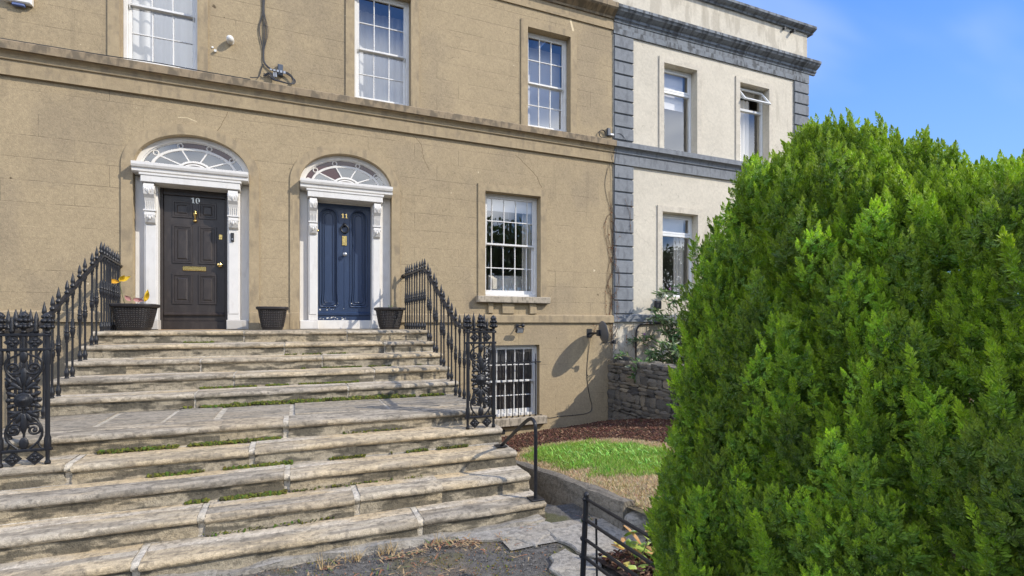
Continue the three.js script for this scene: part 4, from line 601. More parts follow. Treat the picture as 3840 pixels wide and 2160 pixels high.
{ // the stems in the pots
  const Y = thin(0.85, 0.58, 0.03), O = thin(0.85, 0.45, 0.03), Pk = thin(0.6, 0.3, 0.28);
  part('stem', tube([[-0.1, 0.3, 0], [-0.14, 0.5, 0.02], [-0.17, 0.68, 0.02]], 0.004, 10, 5), flat(0.12, 0.14, 0.05, 0.8), p1); part('stem', tube([[0.02, 0.3, 0], [0.05, 0.4, 0.03], [0.1, 0.46, 0.03]], 0.004, 10, 5), flat(0.2, 0.1, 0.08, 0.8), p1);
  for (const [x, y, z, rz, rx, l, m] of [[-0.17, 0.66, 0.02, 1.35, 0.2, 0.15, O], [-0.17, 0.67, 0.02, -0.6, 0.4, 0.12, Y], [-0.16, 0.67, 0.02, -1.0, -0.3, 0.13, Y], [0.12, 0.40, 0.03, -0.35, 0.3, 0.16, Y], [0.14, 0.41, 0.04, -0.05, -0.3, 0.15, Y], [-0.02, 0.43, 0.03, -1.7, 0.2, 0.13, Pk], [-0.04, 0.41, 0.02, 0.7, 0.2, 0.10, Pk]]) { const f = part('leaf', leafGeo(l, 0.06), m, p1); f.position.set(x, y, z); f.rotation.set(rx, 0.2, rz); }
  part('sprout', merge([tube([[0.0, 0.25, 0], [0.01, 0.32, 0], [0.02, 0.37, 0.01]], 0.005, 8, 5), ...[0, 1, 2, 3, 4, 5, 6].map(k => leafGeo(0.06, 0.025).rotateX(0.4).rotateY(k * 0.9).translate(0.012, 0.31 + (k % 3) * 0.025, 0))]), thin(0.11, 0.2, 0.03), p3);
}
{ const g = thing('bent_handrail', 'bent black tube handrail on the right end of the lower steps', 'handrail'); part('tube', tube([[1.90, 0.485, 4.55], [1.92, 0.62, 4.75], [1.945, 0.78, 4.99], [1.955, 0.835, 5.09], [1.957, 0.845, 5.15], [1.958, 0.82, 5.2], [1.958, 0.76, 5.215], [1.958, 0.5, 5.215], [1.958, 0.165, 5.215]], 0.0165, 60, 10), M.iron, g); part('base_plate', cbox(1.895, 2.015, 0.158, 0.17, 5.16, 5.28, 0.003), M.iron, g); part('base_plate', cbox(1.845, 1.95, 0.478, 0.49, 4.49, 4.60, 0.003), M.iron, g); }
{ const g = thing('window_grille', 'black iron bars guarding the basement window', 'window grille'); for (let k = 0; k < 9; k++) part('bar', lathe([[0.001, 0], [0.018, 0], [0.019, 0.015], [0.0095, 0.03], [0.0095, 1.02], [0.017, 1.03], [0.018, 1.05], [0.0095, 1.06], [0.0095, 1.075], [0.015, 1.09], [0.016, 1.11], [0.009, 1.125], [0.007, 1.22], [0.001, 1.24]], 8).translate(3.46 + k * 0.1235, -0.128, 0.02), M.iron, g); part('cross_rail', cbox(3.39, 4.57, 0.925, 0.947, 0.012, 0.03, 0.003), M.iron, g); }
{ const g = thing('satellite_dish', 'dark grey satellite dish on the basement wall near the corner', 'satellite dish', [5.70, 1.5, 0]);
  part('wall_bracket', merge([cbox(-0.06, 0.06, -0.09, 0.09, 0.0005, 0.012, 0.003), rod([0, 0, 0.01], [0, 0, 0.30], 0.022, 10), rod([0, -0.08, 0.02], [0, 0, 0.22], 0.012, 8), rod([0, 0, 0.30], [0.02, 0.05, 0.36], 0.022, 10)]), M.black, g);
  const P = []; for (let i = 0; i <= 10; i++) P.push([i / 10, 0.16 * (i / 10) * (i / 10)]); P.push([1.02, 0.17], [1.0, 0.14]); for (let i = 9; i >= 0; i--) P.push([i / 10, 0.16 * (i / 100) * i - 0.03]);
  const d = lathe(P, 36).scale(0.31, 0.31, 0.225).rotateZ(-Math.PI / 2); // bowl opens along +X, wide in Y then turned
  const bowl = part('reflector', d, M.dish, g); bowl.geometry.rotateX(Math.PI / 2).rotateY(-THREE.MathUtils.degToRad(16)).rotateZ(0.12); bowl.position.set(0.01, 0.02, 0.43);
  part('feed_arm', merge([rod([0.02, -0.19, 0.44], [0.27, -0.19, 0.5], 0.01, 8), cbox(0.25, 0.31, -0.21, -0.13, 0.47, 0.54, 0.01), rod([0.25, -0.165, 0.5], [0.22, -0.15, 0.49], 0.024, 12)]), M.black, g);
  part('mount', merge([cbox(-0.05, 0.02, -0.05, 0.07, 0.34, 0.42, 0.008)]), M.black, g); }
{ const t = thing('dish_cable', 'thin black cable from the satellite dish down to the basement window', 'cable'); part('cable', tube([[5.72, 1.45, 0.02], [5.66, 1.0, 0.009], [5.64, 0.6, 0.008], [5.70, 0.2, 0.008], [5.76, -0.02, 0.008], [5.74, -0.12, 0.008], [5.62, -0.17, 0.008], [5.3, -0.185, 0.008], [4.95, -0.19, 0.008], [4.75, -0.2, 0.008], [4.56, -0.115, 0.008]], 0.006, 70, 5), M.cable, t); for (const [x, y] of [[5.655, 0.62], [5.3, -0.183], [4.95, -0.187]]) part('cable_clip', cbox(x - 0.008, x + 0.008, y - 0.01, y + 0.01, 0.0005, 0.018, 0.002), M.black, t); }
{ const g = thing('security_floodlight', 'small black security floodlight above the basement window', 'floodlight', [4.05, 1.63, 0]); part('sensor', new THREE.SphereGeometry(0.038, 14, 10).translate(0.1, 0.03, 0.07), M.black, g); part('arm', merge([cbox(-0.03, 0.03, -0.02, 0.06, 0.0005, 0.03, 0.004), rod([0, 0.02, 0.02], [0, -0.02, 0.12], 0.01, 8), rod([0, 0.03, 0.03], [0.1, 0.03, 0.07], 0.012, 8)]), M.black, g); const h = part('lamp_head', cbox(-0.075, 0.075, -0.05, 0.05, -0.03, 0.03, 0.008), M.black, g); h.position.set(0, -0.06, 0.14); h.rotation.x = 0.55; const l = part('lamp_glass', new THREE.PlaneGeometry(0.12, 0.075).translate(0, 0, 0.0315), flat(0.35, 0.37, 0.38, 0.2), h); }
{ const g = thing('dome_light', 'small white dome fitting on the wall between the upper windows', 'wall fitting', [-0.905, 6.17, 0]); part('dome', lathe([[0.045, 0], [0.045, 0.03], [0.055, 0.045], [0.055, 0.09], [0.048, 0.12], [0.03, 0.142], [0.001, 0.15]], 16).rotateX(Math.PI / 2), M.plasticWhite, g); part('base', lathe([[0.001, 0.0005], [0.05, 0.0005], [0.05, 0.02], [0.001, 0.02]], 16).rotateX(Math.PI / 2), M.plasticWhite, g); }
{ const r = rng(3), g = thing('pipe_stub', 'short capped pipe end in the wall below the white dome fitting', 'pipe'); part('pipe', rod([-1.115, 5.975, 0.0005], [-1.115, 5.97, 0.045], 0.02, 10), M.plasticWhite, g); part('plug', rod([-1.155, 6.03, 0.0005], [-1.155, 6.03, 0.012], 0.016, 8), M.plasticWhite, g); }
{ const g = thing('cable_bundle', 'bundle of black cables and grey junction box on the upper wall', 'cables'), r = rng(17), C = M.cable;
  const cab = (pts, rr) => part('cable', tube(pts, rr, 60, 5), C, g);
  for (let k = 0; k < 6; k++) { const o = (k - 2.5) * 0.012, w = 0.05 + r() * 0.08; cab([[-0.43 + o, 8.2, 0.02 + r() * 0.01], [-0.43 + o * 1.4, 7.3, 0.02], [-0.435 + o * 0.5, 6.75, 0.022], [-0.44 + o * 2.2 + (r() - 0.5) * w, 6.45, 0.02], [-0.435 + o * 0.4, 6.12, 0.02], [-0.42 + o * 0.4, 5.92, 0.025], [-0.36 + k * 0.01, 5.84, 0.03], [-0.27 + k * 0.012, 5.80, 0.04]], 0.0035 + r() * 0.003); }
  cab([[-0.44, 5.9, 0.02], [-0.47, 5.8, 0.02], [-0.50, 5.68, 0.03], [-0.56, 5.625, 0.1], [-0.62, 5.60, 0.14]], 0.008);
  for (let k = 0; k < 7; k++) { const a = r() * 0.05, b = r() * 0.06; cab([[-0.44 + a, 5.70 + b, 0.04], [-0.36 + a, 5.76 - b, 0.06], [-0.30 + a, 5.66 - b * 0.4, 0.09], [-0.18 + b, 5.62 + a * 0.3, 0.11], [-0.03 + a, 5.625, 0.1], [0.0 + a, 5.70 + b, 0.06], [-0.07 - a, 5.80 + b * 0.4, 0.05], [-0.17, 5.82, 0.05]], 0.005 + r() * 0.003); }
  part('junction_box', cbox(-0.225, -0.145, 5.75, 5.93, 0.0005, 0.07, 0.012), flat(0.07, 0.085, 0.11, 0.4), g); part('terminal_strip', merge([0, 1, 2, 3, 4].map(k => cbox(-0.34 + k * 0.05, -0.305 + k * 0.05, 5.79 - k * 0.004, 5.82, 0.072, 0.09, 0.004))), M.steel, g); part('terminal_strip', merge([0, 1, 2].map(k => cbox(-0.29 + k * 0.02, -0.275 + k * 0.02, 5.70, 5.78, 0.06, 0.075, 0.003))), M.steel, g);
  cab([[-11, 5.62, 0.02], [-3.5, 5.615, 0.02], [-2.5, 5.61, 0.04], [-1.9, 5.60, 0.1], [-1.3, 5.605, 0.06], [-0.62, 5.60, 0.06]], 0.0075); }
{ const g = thing('corner_cable_box', 'small grey cable box with coiled wire at the corner of the tan house', 'cable box', [6.16, 5.73, 0]); part('box', cbox(-0.04, 0.03, -0.06, 0.10, 0.0005, 0.06, 0.01), flat(0.07, 0.08, 0.1, 0.4), g); part('terminal', merge([cbox(0.03, 0.12, -0.04, 0.0, 0.02, 0.05, 0.004)]), M.steel, g); const c = []; for (let i = 0; i <= 40; i++) { const a = i / 40 * 6.283 * 2.6; c.push(V(-0.16 + 0.085 * Math.cos(a), -0.04 + 0.08 * Math.sin(a), 0.02 + i * 0.0008)); } part('coil', tube(c, 0.005, 120, 4), M.cable, g);
  part('wire', tube([[0.1, -0.02, 0.03], [0.28, 0.02, 0.05], [0.38, -0.05, 0.05], [0.42, -0.14, 0.08], [0.5, -0.2, 0.13]], 0.005, 30, 4), M.cable, g); part('wire', tube([[0.05, -0.05, 0.03], [0.09, -0.2, 0.13], [0.07, -0.5, 0.06], [-0.03, -0.8, 0.012], [-0.08, -1.1, 0.01], [-0.02, -1.4, 0.01], [0.06, -1.6, 0.012]], 0.005, 50, 4), M.cable, g); part('wire', tube([[0.1, -0.06, 0.03], [0.125, -0.3, 0.126], [0.12, -0.7, 0.06], [0.11, -2.4, 0.03], [0.1, -3.9, 0.02]], 0.006, 50, 4), M.cable, g); }
{ const g = thing('wall_conduit', 'bent black conduit on the cream basement wall above the stone wall', 'pipe'); part('pipe', tube([[6.86, 0.6, 0.03], [6.86, 1.3, 0.03], [6.87, 1.55, 0.035], [6.93, 1.66, 0.04], [7.05, 1.69, 0.04], [8.2, 1.70, 0.04]], 0.018, 50, 8), M.black, g); for (const y of [0.8, 1.3]) part('clip', cbox(6.83, 6.89, y, y + 0.02, 0.0005, 0.052, 0.003), M.black, g); }
{ const g = thing('outside_socket', 'black weatherproof box on the cream wall beside the shrub', 'socket'); part('box', cbox(7.36, 7.5, 2.02, 2.2, 0.0005, 0.09, 0.012), M.black, g); part('cover', cbox(7.37, 7.49, 2.05, 2.17, 0.091, 0.1, 0.004), M.black, g); }

// ================================================================ rubble boundary wall
{
  const g = thing('rubble_stone_wall', 'old grey rubble stone wall running out from the corner of the tan house', 'stone wall'), r = rng(61), X = 6.2;
  part('mortar_core', jag(worldUV(new THREE.BoxGeometry(0.42, 1.4, 5.6, 3, 12, 40)).translate(X + 0.245, 0.14, 2.8), 0.03, 4, 3), M.kerb, g);
  const variants = []; for (let k = 0; k < 14; k++) { let q = new THREE.BoxGeometry(1, 1, 1, 2, 2, 2); const p = q.attributes.position; for (let i = 0; i < p.count; i++) { const x = p.getX(i), y = p.getY(i), z = p.getZ(i), rr = Math.hypot(x, y, z) || 1, s = 1 - 0.20 * Math.max(0, rr - 0.62) / 0.25; p.setXYZ(i, x * s, y * s, z * s); } q = jag(q, 0.14, k * 3.7 + 1, 2.1); variants.push(worldUV(q)); variants[k].computeVertexNormals(); }
  const stone = (x, y, z, sx, sy, sz, rz) => { const m = part('stone', variants[Math.floor(r() * 14)], wallStone[Math.min(4, Math.floor(r() * r() * 5.5))], g); m.position.set(x, y, z); m.scale.set(sx, sy, sz); m.rotation.set((r() - 0.5) * rz, (r() - 0.5) * 0.15, (r() - 0.5) * 0.12); };
  let y = -0.45; let row = 0; while (y < 0.86) { const h = row % 4 === 2 ? 0.12 + r() * 0.09 : 0.045 + r() * 0.05; let z = -0.01 - r() * 0.1; while (z < 3.1) { const w = h > 0.1 ? 0.13 + r() * 0.17 : 0.12 + r() * 0.26, hh = h * (0.85 + r() * 0.35); if (z + w > 0.01) stone(X + 0.02 + r() * 0.025, y + h / 2 + (r() - 0.5) * 0.015, Math.max(0.05, z + w / 2), 0.16, hh * 1.06, w * 1.03, 0.16); z += w + 0.004; } y += h + 0.002; row++; }
  for (let z = 0.08; z < 3.1; z += 0.13 + r() * 0.08) for (const o of [0.06, 0.24, 0.4]) stone(X + o, 0.87 + r() * 0.035, z + r() * 0.05, 0.2, 0.07 + r() * 0.05, 0.2, 0.3);
  for (const [a, b, c] of [[0.2, 0.96, 0.1], [0.12, 0.93, 0.16], [0.28, 1.0, 0.06]]) stone(X + a, b, c, 0.24, 0.12, 0.18, 0.6);
}
// ================================================================ kerb, stones, concrete patches
{
  const g = thing('garden_kerb', 'low mossy concrete kerb holding up the lawn beside the path', 'kerb'), L = [];
  const n = 24, pos = [], idx = [], uv = [], P = [[0, -0.5], [0.004, -0.05], [0.018, 0.004], [0.06, 0.016], [0.12, 0.01], [0.15, -0.05], [0.15, -0.5]];
  for (let i = 0; i <= n; i++) { const z = mix(1.2, 5.8, i / n), t = garden(2.5, z) + 0.03; P.forEach(([a, b], k) => { pos.push(2.455 + a + (fbm(z * 4, k * 0.7, 3) - 0.5) * 0.03, t + b + (k > 0 && k < 6 ? (fbm(z * 5 + 9, k * 0.5, 3) - 0.5) * 0.03 : 0), z); uv.push(z, k * 0.1 + (k ? 0.4 : 0)); }); }
  for (let i = 0; i < n; i++) for (let k = 0; k < 6; k++) { const a = i * 7 + k, b = a + 7; idx.push(a, b, a + 1, a + 1, b, b + 1); } for (let k = 1; k < 6; k++) idx.push(n * 7, n * 7 + k, n * 7 + k + 1);
  const q = new THREE.BufferGeometry(); q.setAttribute('position', new THREE.Float32BufferAttribute(pos, 3)); q.setAttribute('uv', new THREE.Float32BufferAttribute(uv, 2)); q.setIndex(idx); part('kerb_body', toCreasedNormals(q, 0.6), M.kerb, g);
}
function rock(x, y, z, sx, sy, sz, seed, mat, label) { const m = part(numbered('kerb_stone'), jag(worldUV(new THREE.IcosahedronGeometry(1, 2).scale(sx, sy, sz)), Math.min(sx, sy, sz) * 0.5, seed, 5), mat, scene); m.position.set(x, y, z); m.userData = { label, category: 'stone' }; }
rock(2.56, 0.11, 5.86, 0.12, 0.09, 0.13, 3, M.concrete, 'pale rough stone at the near end of the lawn kerb'); rock(2.72, 0.13, 5.99, 0.11, 0.08, 0.10, 8, M.kerb, 'darker lump of stone behind the pale end stone of the kerb');
function patch(name, pts, y, seed, mat) { // irregular thin skin of concrete
  const s = new THREE.Shape(); const q = []; for (let i = 0; i < pts.length; i++) { const a = pts[i], b = pts[(i + 1) % pts.length]; for (let k = 0; k < 7; k++) { const t = k / 7, x = mix(a[0], b[0], t), z = mix(a[1], b[1], t); q.push([x + (fbm(x * 7 + seed, z * 7, 3) - 0.5) * 0.12, z + (fbm(x * 7 + 40, z * 7 + seed, 3) - 0.5) * 0.12]); } }
  q.forEach(([x, z], i) => i ? s.lineTo(x, -z) : s.moveTo(x, -z)); s.closePath();
  const g = new THREE.ExtrudeGeometry(s, { depth: 0.018, bevelEnabled: true, bevelSize: 0.01, bevelThickness: 0.008, bevelSegments: 1 }).rotateX(-Math.PI / 2).translate(0, y, 0); struct(name, worldUV(g), mat);
}
patch('concrete_patch', [[1.15, 5.30], [1.98, 5.34], [2.02, 5.56], [1.82, 5.60], [1.70, 5.74], [1.62, 5.60], [1.4, 5.50], [1.2, 5.42]], -0.012, 2, M.concrete);
patch('path_slab', [[1.90, 5.56], [2.75, 5.5], [3.0, 5.9], [2.7, 6.2], [2.05, 6.16], [1.94, 5.9]], -0.008, 5, M.concrete);
patch('path_slab', [[1.70, 5.98], [1.84, 5.9], [1.97, 6.2], [1.9, 6.9], [1.66, 7.0], [1.6, 6.5]], -0.01, 9, M.concrete);

// ================================================================ lawn, dead grass, bark mulch, litter
const bedEdge = x => x < 3.0 ? mix(2.95, 2.62, clamp((x - 2.5) / 0.5)) : x < 3.75 ? 2.47 : x < 4.3 ? mix(2.47, 3.0, (x - 3.75) / 0.55) : mix(3.0, 5.3, clamp((x - 4.3) / 0.25));
const inMulch = (x, z) => z < bedEdge(x) + 0.12 * (fbm(x * 6, z * 6 + 5, 2) - 0.5) || x > 4.45 + 0.1 * fbm(z * 4, 3, 2);
const green = (x, z) => { const a = (x - 3.42) / 0.68, b = (z - 3.95) / 1.24; return 1 - Math.hypot(a, b) + 0.8 * (fbm(x * 3.5, z * 3.5, 4) - 0.5); };
struct('mulch_ground', sheet(2.52, 6.34, 0.02, 5.6, 80, 90, (x, z) => garden(x, z) + 0.03 * (fbm(x * 2, z * 2, 3) - 0.5) + (inMulch(x, z) ? 0.02 : -0.05)), M.mulchBed);
{
  const r = rng(71), m = new THREE.Matrix4(), q = new THREE.Quaternion(), e = new THREE.Euler(), Lc = [], Lb = [], Lw = [];
  const chip = new THREE.BoxGeometry(1, 0.32, 0.42), blade = new THREE.PlaneGeometry(0.010, 1, 1, 3).translate(0, 0.5, 0); { const p = blade.attributes.position; for (let i = 0; i < p.count; i++) { const t = p.getY(i); p.setX(i, p.getX(i) * (1 - t * 0.85)); p.setZ(i, t * t * 0.35); } blade.computeVertexNormals(); }
  const ch = (x, y, z) => { const s = 0.012 + r() * r() * 0.045, t = r(); m.compose(V(x, y, z), q.setFromEuler(e.set((r() - 0.5) * 1.4, r() * 6.28, (r() - 0.5) * 1.2)), V(s * (1 + r()), s * 0.7, s)); Lc.push([m.clone(), t < 0.72 ? rgb(0.045 + r() * 0.05, 0.019 + r() * 0.02, 0.011 + r() * 0.01) : t < 0.93 ? rgb(0.14, 0.065, 0.035) : rgb(0.28, 0.17, 0.1)]); };
  for (let i = 0; i < 26000; i++) { const x = 2.5 + r() * 3.75, z = 0.05 + r() * 5.0; if (inMulch(x, z)) ch(x, garden(x, z) + 0.03 * (fbm(x * 2, z * 2, 3) - 0.5) + 0.024 + r() * 0.012, z); }
  for (let i = 0; i < 3500; i++) { const x = 2.0 + r() * 1.2, z = 6.15 + r() * 1.4; ch(x, 0.06 + r() * 0.03 + 0.03 * smooth(6.15, 6.5, z) - 0.03, z); }
  for (let i = 0; i < 170000; i++) {
    const x = 2.56 + r() * 2.1, z = 1.9 + r() * 4.5; if (inMulch(x, z)) continue; const k = green(x, z); if (z > 5.7 && r() < 0.3) continue;
    const gy = garden(x, z) + 0.03 * (fbm(x * 2, z * 2, 3) - 0.5), live = k > 0.08 + (r() - 0.5) * 0.35, h = live ? 0.03 + r() * 0.045 : 0.02 + r() * 0.04;
    m.compose(V(x, gy - 0.004, z), q.setFromEuler(e.set((r() - 0.5) * (live ? 1.0 : 2.4), r() * 6.28, (r() - 0.5) * (live ? 0.8 : 2.2), 'YXZ')), V(0.8 + r() * 0.7, h, h));
    const t = r(); Lb.push([m.clone(), live ? (t < 0.7 ? rgb(0.11 + r() * 0.13 + 0.10 * fbm(x * 5, z * 5, 2), 0.35 + r() * 0.15, 0.03) : rgb(0.32, 0.36, 0.08)) : (t < 0.8 ? rgb(0.50 + r() * 0.2, 0.385 + r() * 0.14, 0.22 + r() * 0.09) : rgb(0.34, 0.30, 0.10))]);
  }
  for (let i = 0; i < 2600; i++) { const x = 2.8 + r() * 1.6, z = 2.6 + r() * 2.6; if (inMulch(x, z) || green(x, z) < 0.22 || fbm(x * 4 + 8, z * 4, 2) < 0.42) continue; const s = 0.03 + r() * 0.04; m.compose(V(x, garden(x, z) + 0.005, z), q.setFromEuler(e.set(0.3 + r() * 0.9, r() * 6.28, 0, 'YXZ')), V(s, s * 1.6, s)); Lw.push([m.clone(), rgb(0.2 + r() * 0.12, 0.42 + r() * 0.15, 0.07)]); }
  const c = instanced('bark_mulch', chip, flat(1, 1, 1, 0.95), Lc, scene); c.userData.label = 'dark brown bark chips along the house wall and in the front bed'; c.userData.category = 'mulch';
  const b = instanced('lawn_grass', blade, thin(1, 1, 1, 0.25), Lb, scene); b.userData.label = 'small lawn with a green middle and dry straw coloured edges'; b.userData.category = 'grass';
  const w = instanced('lawn_weeds', leafGeo(1, 0.38, 0.3), thin(1, 1, 1, 0.25), Lw, scene); w.userData.label = 'broad bright leaves growing in the green middle of the lawn'; w.userData.category = 'weeds';
  { // loose grit and moss crumbs on the worn tarmac
    const Lg = []; for (let i = 0; i < 8000; i++) { const x = -0.6 + r() * 2.5, z = 5.36 + r() * 1.3, s = 0.0025 + r() * r() * 0.006, t = r(), mo = fbm(x * 4 + 3, z * 4, 3) > 0.54; m.compose(V(x, -0.006 + 0.02 * (fbm(x * 1.5, z * 1.5, 3) - 0.5) + s * 0.3, z), q.setFromEuler(e.set(r() * 6, r() * 6, r() * 6)), V(s, s * 0.6, s * (0.7 + r()))); const v = 0.05 + r() * 0.14; Lg.push([m.clone(), mo && t < 0.6 ? rgb(0.11 + r() * 0.06, 0.10 + r() * 0.05, 0.025) : t < 0.9 ? rgb(v, v * 0.94, v * 0.84) : rgb(0.26, 0.13, 0.07)]); }
    const gr = instanced('tarmac_grit', new THREE.IcosahedronGeometry(1, 0), flat(1, 1, 1, 0.95), Lg, scene); gr.userData.label = 'loose grit and moss crumbs on the tarmac before the steps'; gr.userData.category = 'grit';
  }
  // dry stalks and leaf litter by the steps
  const Ld = []; const lit = (x0, x1, z0, z1, n, y = 0.0) => { for (let i = 0; i < n; i++) { const x = mix(x0, x1, r()), z = mix(z0, z1, r()); if (fbm(x * 5, z * 5 + 2, 2) < 0.45) continue; const h = 0.02 + r() * 0.06; m.compose(V(x, y + 0.004 + r() * 0.006, z), q.setFromEuler(e.set(1.35 + (r() - 0.5) * 0.6, r() * 6.28, 0, 'YXZ')), V(0.7 + r(), h, h * 0.5)); const t = r(); Ld.push([m.clone(), t < 0.6 ? rgb(0.4, 0.27, 0.13) : t < 0.85 ? rgb(0.3, 0.12, 0.05) : rgb(0.1, 0.14, 0.03)]); } };
  lit(0.2, 1.6, 5.40, 5.56, 520); lit(1.7, 2.4, 5.3, 5.6, 260); lit(-0.4, 1.6, 5.5, 6.3, 420);
  const tuft = (x, z, n) => { for (let i = 0; i < n; i++) { const h = 0.04 + r() * 0.09; m.compose(V(x + (r() - 0.5) * 0.12, 0, z + (r() - 0.5) * 0.05), q.setFromEuler(e.set((r() - 0.5) * 1.5, r() * 6.28, (r() - 0.5) * 1.4, 'YXZ')), V(0.7, h, h)); Ld.push([m.clone(), rgb(0.42, 0.30, 0.14)]); } };
  tuft(0.40, 5.47, 34); tuft(0.64, 5.44, 30); tuft(0.2, 5.5, 16); tuft(1.06, 5.42, 14);
  const d = instanced('dry_litter', blade, thin(1, 1, 1, 0.2), Ld, scene); d.userData.label = 'dry stalks and leaf litter on the tarmac at the foot of the steps'; d.userData.category = 'litter';
}

// ================================================================ estate fence
{
  const g = thing('estate_fence', 'low black iron fence disappearing into the conifer hedge', 'fence'), I = M.iron, zp = 6.49;
  part('post', merge([rod([1.655, -0.05, zp + 0.02], [1.70, 0.615, zp], 0.0175, 12), new THREE.SphereGeometry(0.019, 10, 8).translate(1.70, 0.615, zp)]), I, g);
  [0.59, 0.462, 0.345, 0.238].forEach((y, k) => { const x = 1.70 - (0.6 - y) * 0.066; part('rail', merge([rod([x, y, zp - 0.02], [1.73, y - 0.02, 9.4], 0.0105, 10), new THREE.SphereGeometry(0.015, 8, 6).translate(x - 0.012, y, zp)]), I, g); });
  part('stake', rod([1.725, -0.05, 6.58], [1.722, 0.49, 6.57], 0.007, 8), I, g);
}
// ================================================================ plants
function leafMesh(name, list, mat, parent) { return part(name, merge(list), mat, parent); }
{
  const g = thing('lily_clump', 'clump of yellowing broad leaved plants behind the iron fence', 'plant', [2.25, 0.04, 6.42]), r = rng(81), mats = [thin(0.22, 0.36, 0.04), thin(0.36, 0.46, 0.06), thin(0.60, 0.50, 0.10), thin(0.55, 0.30, 0.10)];
  for (let i = 0; i < 60; i++) { const l = 0.07 + r() * 0.08, f = part('leaf', leafGeo(l, 0.035 + r() * 0.025, 0.5), mats[Math.floor(r() * 4)], g); f.position.set((r() - 0.4) * 0.55, 0.02 + r() * 0.17, (r() - 0.5) * 0.3); f.rotation.set(0.4 + r() * 1.6, r() * 6.28, (r() - 0.5) * 0.9, 'YXZ'); }
  for (let i = 0; i < 6; i++) { const x = (r() - 0.4) * 0.5; part('stem', rod([x, 0, 0], [x + (r() - 0.5) * 0.1, 0.2, (r() - 0.5) * 0.2], 0.004, 5), flat(0.14, 0.18, 0.05, 0.8), g); }
}
{ // shrub with long grey-green leaves and a few purple flower spikes behind the stone wall
  const g = thing('flowering_shrub', 'leafy shrub with small purple flowers growing behind the stone wall', 'shrub', [7.50, -0.15, 0.75]), r = rng(91), L = [], m = new THREE.Matrix4(), q = new THREE.Quaternion(), st = [], fl = [];
  const Lf = leafGeo(1, 0.26, 0.35);
  for (let i = 0; i < 84; i++) {
    const a = r() * 6.28, sp = 0.25 + r() * 0.55, h = 1.2 + r() * 1.45, low = i % 3 === 0, top = V(Math.cos(a) * sp * (low ? 1.3 : 0.8) - (low ? 0.35 : 0), low ? 0.8 + r() * 0.8 : h, Math.sin(a) * sp * 0.8);
    const c = new THREE.CatmullRomCurve3([V((r() - 0.5) * 0.2, 0, (r() - 0.5) * 0.2), V(top.x * 0.35, top.y * 0.5, top.z * 0.35), top, V(top.x * 1.25 + (r() - 0.5) * 0.1, top.y - 0.05 + r() * 0.05, top.z * 1.2)]); st.push(new THREE.TubeGeometry(c, 12, 0.006, 5));
    for (let k = 0; k < 34; k++) { const t = 0.35 + 0.65 * (k / 34), p = c.getPoint(t), d = c.getTangent(t), s = 0.10 + r() * 0.09, dir = V(r() - 0.5, r() * 0.3 - 0.15, r() - 0.5).normalize().multiplyScalar(0.9).add(d.multiplyScalar(0.5)).normalize(); q.setFromUnitVectors(UPV, dir); m.compose(p, q, V(s, s, s)); const u = r(); L.push([m.clone(), u < 0.6 ? rgb(0.06 + r() * 0.04, 0.12 + r() * 0.06, 0.035) : u < 0.88 ? rgb(0.15, 0.21, 0.07) : rgb(0.33, 0.36, 0.25)]); }
    if (!low && i % 4 === 0) { const p = c.getPoint(1); for (let k = 0; k < 14; k++) fl.push(new THREE.IcosahedronGeometry(0.012, 0).translate(p.x + (r() - 0.5) * 0.03, p.y + k * 0.009, p.z + (r() - 0.5) * 0.03)); }
  }
  part('stems', merge(st), flat(0.20, 0.13, 0.07, 0.9), g); instanced('foliage', Lf, thin(1, 1, 1, 0.25), L, g); part('flowers', merge(fl), flat(0.36, 0.16, 0.36, 0.8), g);
}
{ // bare creeper on the corner
  const g = thing('bare_creeper', 'dry leafless creeper climbing the joint between the two houses', 'creeper'), r = rng(101), st = [], lv = [], br = thin(0.30, 0.12, 0.05, 0.2), br2 = thin(0.42, 0.24, 0.1, 0.2);
  const walk = (x, y, len, dir, rad) => { const pts = [V(x, y, 0.012)], xs = x; let a = dir; for (let i = 0; i < len; i++) { a += (r() - 0.5) * 0.7 - a * 0.12 - (x - xs) * 0.9; x += Math.sin(a) * 0.05; y += Math.cos(a) * 0.07; if (y > 4.9) break; pts.push(V(x, y, (x > 6.295 ? 0.05 : 0.008) + r() * 0.01)); if (r() < 0.16) lv.push([x, y, r()]); } if (pts.length > 2) st.push(tube(pts, rad, pts.length * 2, 4)); };
  for (let k = 0; k < 7; k++) walk(6.262 + (r() - 0.5) * 0.03, 0.95 + r() * 0.6, 44, (r() - 0.5) * 0.05, 0.004); for (let k = 0; k < 22; k++) walk(6.24 + (r() - 0.5) * 0.06, 1.0 + r() * 2.8, 3 + r() * 4, (r() - 0.5) * 1.2, 0.0018); for (let k = 0; k < 14; k++) walk(6.6 + r() * 0.6, 0.7 + r() * 0.5, 10, (r() - 0.5) * 1.6, 0.0025); for (let k = 0; k < 9; k++) walk(5.75 + r() * 0.35, 1.4 + r() * 0.2, 3, (r() - 0.5) * 2.5, 0.0018);
  walk(6.72, 3.6, 12, 0.05, 0.004); walk(6.70, 3.65, 10, 0.1, 0.003);
  part('stems', merge(st), flat(0.16, 0.10, 0.06, 0.9), g);
  part('dead_leaves', merge(lv.map(([x, y, t]) => leafGeo(0.03, 0.022).rotateZ(t * 6).rotateX(t).translate(x, y, x > 6.295 ? 0.06 : 0.02))), br, g);
}
